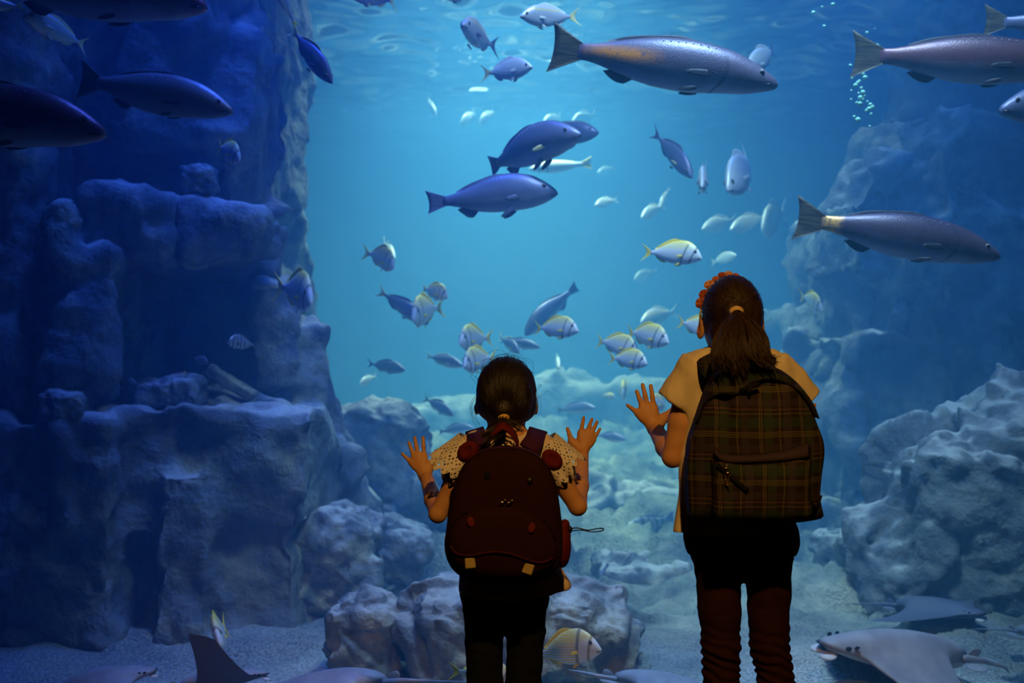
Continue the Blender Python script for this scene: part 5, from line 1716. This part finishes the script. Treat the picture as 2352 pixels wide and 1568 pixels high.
G5 = 'pale hazy fish in the distance'
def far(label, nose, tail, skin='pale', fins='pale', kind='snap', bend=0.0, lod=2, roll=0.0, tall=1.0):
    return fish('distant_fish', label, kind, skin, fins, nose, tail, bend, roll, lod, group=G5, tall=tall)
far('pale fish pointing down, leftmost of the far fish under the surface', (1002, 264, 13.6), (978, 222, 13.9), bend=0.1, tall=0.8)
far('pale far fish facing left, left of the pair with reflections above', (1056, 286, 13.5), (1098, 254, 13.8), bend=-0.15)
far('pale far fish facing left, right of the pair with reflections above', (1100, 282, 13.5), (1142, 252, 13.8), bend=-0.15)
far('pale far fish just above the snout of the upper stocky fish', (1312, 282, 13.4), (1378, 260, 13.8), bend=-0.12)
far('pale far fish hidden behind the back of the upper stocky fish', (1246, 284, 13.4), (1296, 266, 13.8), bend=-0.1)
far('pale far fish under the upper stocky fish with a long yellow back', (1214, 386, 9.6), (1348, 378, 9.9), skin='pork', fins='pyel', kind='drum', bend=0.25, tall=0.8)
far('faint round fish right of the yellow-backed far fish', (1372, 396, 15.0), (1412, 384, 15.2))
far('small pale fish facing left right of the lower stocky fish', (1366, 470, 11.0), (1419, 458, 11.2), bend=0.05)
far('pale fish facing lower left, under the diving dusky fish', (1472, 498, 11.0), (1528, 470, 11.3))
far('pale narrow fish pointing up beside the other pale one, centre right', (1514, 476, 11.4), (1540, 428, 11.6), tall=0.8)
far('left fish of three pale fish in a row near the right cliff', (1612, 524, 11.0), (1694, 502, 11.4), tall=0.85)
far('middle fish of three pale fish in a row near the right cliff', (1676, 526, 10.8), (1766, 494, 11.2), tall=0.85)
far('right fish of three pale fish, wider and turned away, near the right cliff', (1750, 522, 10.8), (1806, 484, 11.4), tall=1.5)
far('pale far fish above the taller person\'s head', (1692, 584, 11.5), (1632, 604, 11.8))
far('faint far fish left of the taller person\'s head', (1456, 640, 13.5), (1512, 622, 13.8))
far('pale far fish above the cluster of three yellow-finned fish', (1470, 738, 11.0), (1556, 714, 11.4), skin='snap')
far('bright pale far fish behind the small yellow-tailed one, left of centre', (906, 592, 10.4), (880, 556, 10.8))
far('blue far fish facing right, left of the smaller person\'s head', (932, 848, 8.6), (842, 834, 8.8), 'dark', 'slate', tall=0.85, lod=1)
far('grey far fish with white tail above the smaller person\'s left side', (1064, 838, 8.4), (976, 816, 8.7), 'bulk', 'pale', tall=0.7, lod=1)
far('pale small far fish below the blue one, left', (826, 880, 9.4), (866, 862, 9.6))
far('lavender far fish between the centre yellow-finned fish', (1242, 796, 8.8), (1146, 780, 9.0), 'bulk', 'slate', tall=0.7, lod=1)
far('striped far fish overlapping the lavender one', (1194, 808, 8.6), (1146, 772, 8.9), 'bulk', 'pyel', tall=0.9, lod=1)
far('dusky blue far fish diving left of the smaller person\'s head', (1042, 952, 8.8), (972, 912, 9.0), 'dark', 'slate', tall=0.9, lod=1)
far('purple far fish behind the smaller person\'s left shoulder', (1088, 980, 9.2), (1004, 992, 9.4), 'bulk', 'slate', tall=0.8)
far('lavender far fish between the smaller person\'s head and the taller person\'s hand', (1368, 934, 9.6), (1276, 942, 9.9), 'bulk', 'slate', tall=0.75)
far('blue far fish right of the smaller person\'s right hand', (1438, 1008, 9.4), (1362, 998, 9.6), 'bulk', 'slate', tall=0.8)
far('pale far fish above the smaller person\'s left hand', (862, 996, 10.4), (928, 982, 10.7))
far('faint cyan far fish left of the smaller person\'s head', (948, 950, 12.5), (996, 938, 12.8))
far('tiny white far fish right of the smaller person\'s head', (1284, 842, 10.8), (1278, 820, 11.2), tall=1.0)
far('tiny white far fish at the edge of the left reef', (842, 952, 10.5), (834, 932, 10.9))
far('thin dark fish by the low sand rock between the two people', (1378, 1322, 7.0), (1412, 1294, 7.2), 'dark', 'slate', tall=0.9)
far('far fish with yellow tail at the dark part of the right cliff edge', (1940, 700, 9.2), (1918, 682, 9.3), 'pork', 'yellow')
fish('banded_grouper', 'banded grouper resting on the rocks left of the plaid backpack', 'bulk', 'group', 'slate', (1420, 1228, 8.6), (1548, 1186, 8.9), 0.0, 0.0, 1, group=None, tall=0.95)

# ---------------------------------------------------------------- rays
m_ray = mat('ray skin', (0.30, 0.28, 0.30), 0.45, 0.4)
t = NT(m_ray)
n = t.noise(7, 4)
top = t.ramp(n, [(0.35, (0.26, 0.25, 0.29)), (0.65, (0.36, 0.35, 0.38))])
t.color(top)
t.bump(t.noise(60, 3), 0.15, 0.01)
m_ray_dark = mat('dark ray skin and wing shade', (0.10, 0.11, 0.15), 0.5, 0.35)
t = NT(m_ray_dark); t.bump(t.noise(40, 3), 0.15, 0.01)
m_ray_under = mat('ray belly', (0.62, 0.60, 0.62), 0.5, 0.35)
t = NT(m_ray_under); t.bump(t.noise(40, 3), 0.15, 0.01)

def ray_fish(label, head, tailbase, L, near=(0.3, 0.0), farw=(0.3, 0.0), m=None, roll=0.0, tail_end=None, under=None, span=0.75):
    """cownose ray; near/farw = (rise of that wing's tip, extra curl), body nose at +x"""
    m = m or m_ray
    a, b = P(*head), P(*tailbase)
    ax = (a - b); Ls = ax.length; ax.normalize()
    y = Vector((0, 0, 1)).cross(ax).normalized(); z = ax.cross(y)
    M = Matrix((ax, y, z)).transposed() @ Matrix.Rotation(roll, 3, 'X')
    e = empty('stingray', (a + b)/2, M.to_euler()); e.scale = (Ls,)*3
    tag(e, label, 'ray', 'rays near the sand')
    nu, nc = 41, 22
    V, Fc = [], []
    U = np.linspace(-1, 1, nu)
    for side in (1, -1):
        for i, u in enumerate(U):
            au = abs(u)
            lead = 0.31 - 0.40*au**1.45 + 0.17*math.exp(-(au/0.135)**4)
            trail = -0.5 + 0.40*min(au/0.12, 1)**0.8*0.45 + 0.16*au - 0.14*au**3
            if au > 0.93:
                k = (au-0.93)/0.07; mid = trail + 0.02; lead = lead*(1-k) + mid*k; trail = trail*(1-k) + (mid - 0.01)*k
            rise, curl = (near if u < 0 else farw)
            zz = rise*au**1.6 + curl*max(0, au-0.5)**2
            yy = u*span*(1 - 0.25*abs(rise)*au)
            thick = 0.115*math.exp(-(au/0.24)**2) + 0.022*(1-au) + 0.002
            for j in range(nc):
                c = j/(nc-1); x = trail + (lead-trail)*c
                th = thick*max(0.0, math.sin(math.pi*c**0.7))**0.7
                V.append((x - 0.05*rise*au, yy, zz + (th*0.9 if side > 0 else -th*0.55)))
    n1 = nu*nc
    top, und = [], []
    for i in range(nu-1):
        for j in range(nc-1):
            q = i*nc+j
            top.append((q, q+nc, q+nc+1, q+1)); und.append((n1+q, n1+q+1, n1+q+nc+1, n1+q+nc))
    rim = []
    for i in range(nu-1):
        for j in (0, nc-1):
            q = i*nc+j; rim.append((q, q+nc, n1+q+nc, n1+q))
    mesh_obj('disc', V, top + rim, m, e)
    mesh_obj('underside', V, und, under or (m_ray_under if m is m_ray else m_ray_dark), e)
    # head lobes, eyes, fins and whip tail
    for s in (-1, 1):
        mesh_obj('head_lobe', *ellipsoid((0.432, s*0.038, -0.040), (0.045, 0.042, 0.014), (0, 0.35, s*0.2)), m_ray_under, e)
        ey = mesh_obj('eye', *ellipsoid((0.36, s*0.080, 0.022), (0.016, 0.009, 0.012), (0, 0, -s*0.2)), m_feye, e)
        mesh_obj('spiracle', *ellipsoid((0.315, s*0.083, 0.034), (0.016, 0.007, 0.007), (0, 0.2, -s*0.2)), m_feye, e)
        mesh_obj('pelvic_fin', *ellipsoid((-0.50, s*0.065, -0.005), (0.085, 0.045, 0.008), (0, 0, s*0.35)), m, e)
    mesh_obj('dorsal_fin', *ellipsoid((-0.52, 0, 0.045), (0.045, 0.006, 0.032), (0, 0.5, 0)), m, e)
    te = tail_end or (-1.05, 0.0, -0.02)
    pts = catmull([(-0.44, 0, 0.012), (-0.58, 0.0, 0.015), (-0.75, te[1]*0.4, te[2]*0.5 + 0.012), te], 20)
    mesh_obj('tail', *tube(pts, [0.026*(1 - 0.9*i/19) for i in range(20)], 8), m, e)
    return e
ray_fish('pale grey ray gliding left over the sand at the lower right', (1872, 1476, 4.45), (2225, 1518, 4.75), 0.6, (-0.30, 0.1), (-0.16, 0), m_ray, -0.22, (-0.80, 0.0, -0.04), span=0.62)
ray_fish('grey ray whose back just shows by the large boulder at the bottom edge', (600, 1590, 4.5), (900, 1570, 4.3), 0.6, (-0.12, 0), (-0.1, 0), m_ray, 0.15, span=0.7)
ray_fish('pale ray with thin tail at the bottom edge between the two people', (1680, 1600, 4.5), (1400, 1560, 4.55), 0.6, (-0.10, 0), (-0.08, 0), m_ray, -0.1, (-0.85, 0.0, 0.03), span=0.7)
ray_fish('pale ray facing right at the lower left, its eye near the raised wing', (368, 1535, 4.7), (120, 1590, 4.6), 0.6, (-0.15, 0), (-0.1, 0), m_ray, 0.1, span=0.7)
ray_fish('ray at the lower left raising a triangular wing, shade painted on its underside', (625, 1545, 4.55), (405, 1580, 4.45), 0.6, (0.62, 0.2), (0.1, 0), m_ray, 0.0, under=m_ray_dark, span=0.55)  # shade under the raised wing is put into its underside colour
ray_fish('dark blue ray passing before the huge right boulder', (2270, 1412, 5.4), (2050, 1392, 5.8), 0.5, (0.02, 0), (-0.02, 0.1), m_ray_dark, 0.04, span=0.75)
ray_fish('ray with an upturned wing at the right edge above the sand', (2520, 1470, 4.9), (2330, 1450, 5.2), 0.6, (0.30, 0.1), (0.55, 0.45), m_ray, 0.25, span=0.8)
# ================================================================ BUBBLES
m_bub = bpy.data.materials.new('air bubble'); m_bub.use_nodes = True
t = NT(m_bub); t.n.remove(t.b)
fr = t.add('ShaderNodeFresnel'); fr.inputs[0].default_value = 1.33
tr = t.add('ShaderNodeBsdfTransparent')
df = t.add('ShaderNodeBsdfDiffuse'); df.inputs[0].default_value = (0.45, 1.0, 0.70, 1)
gl = t.add('ShaderNodeBsdfGlossy'); gl.inputs['Roughness'].default_value = 0.15
m1 = t.add('ShaderNodeMixShader'); m1.inputs[0].default_value = 0.62
m2 = t.add('ShaderNodeMixShader')
t.l.new(tr.outputs[0], m1.inputs[1]); t.l.new(df.outputs[0], m1.inputs[2])
t.l.new(fr.outputs[0], m2.inputs[0]); t.l.new(m1.outputs[0], m2.inputs[1]); t.l.new(gl.outputs[0], m2.inputs[2])
t.l.new(m2.outputs[0], t.n['Material Output'].inputs['Surface'])
V, Fc = ellipsoid((0, 0, 0), (1, 1, 0.9), nu=10, nv=7)
bme = bpy.data.meshes.new('bubble'); bme.from_pydata([tuple(v) for v in V], [], Fc)
bme.polygons.foreach_set('use_smooth', [True]*len(bme.polygons)); bme.materials.append(m_bub)
for (x, y, r) in [(1970,275,7),(1962,268,4),(2000,262,4),(1996,250,6),(2003,246,6),(1990,254,4),(1999,240,5),(1975,238,6),(1968,236,4),(1976,224,6),(1981,228,4),(1955,228,3),(1985,220,4),(1982,212,6),(1955,208,3),(1978,202,4),(1965,196,6),(1970,190,5),(1974,186,4),(1987,178,6),(1983,170,4),(2013,106,7),(2003,109,5),(1991,75,4),(2009,66,2),(1980,98,4),(1953,150,4),(1998,290,3),(1913,10,5),(1868,29,5),(1888,16,3),(1893,60,4),(1957,180,3),(1992,233,3),(1972,214,3)]:
    o = bpy.data.objects.new('air_bubble', bme); COL.objects.link(o)
    o.location = P(x, y, 5.2); s = r/F*5.2; o.scale = (s, s, s)
    tag(o, 'small greenish air bubble rising in the column near the upper right drum fish', 'bubble', 'air bubbles in the rising column')
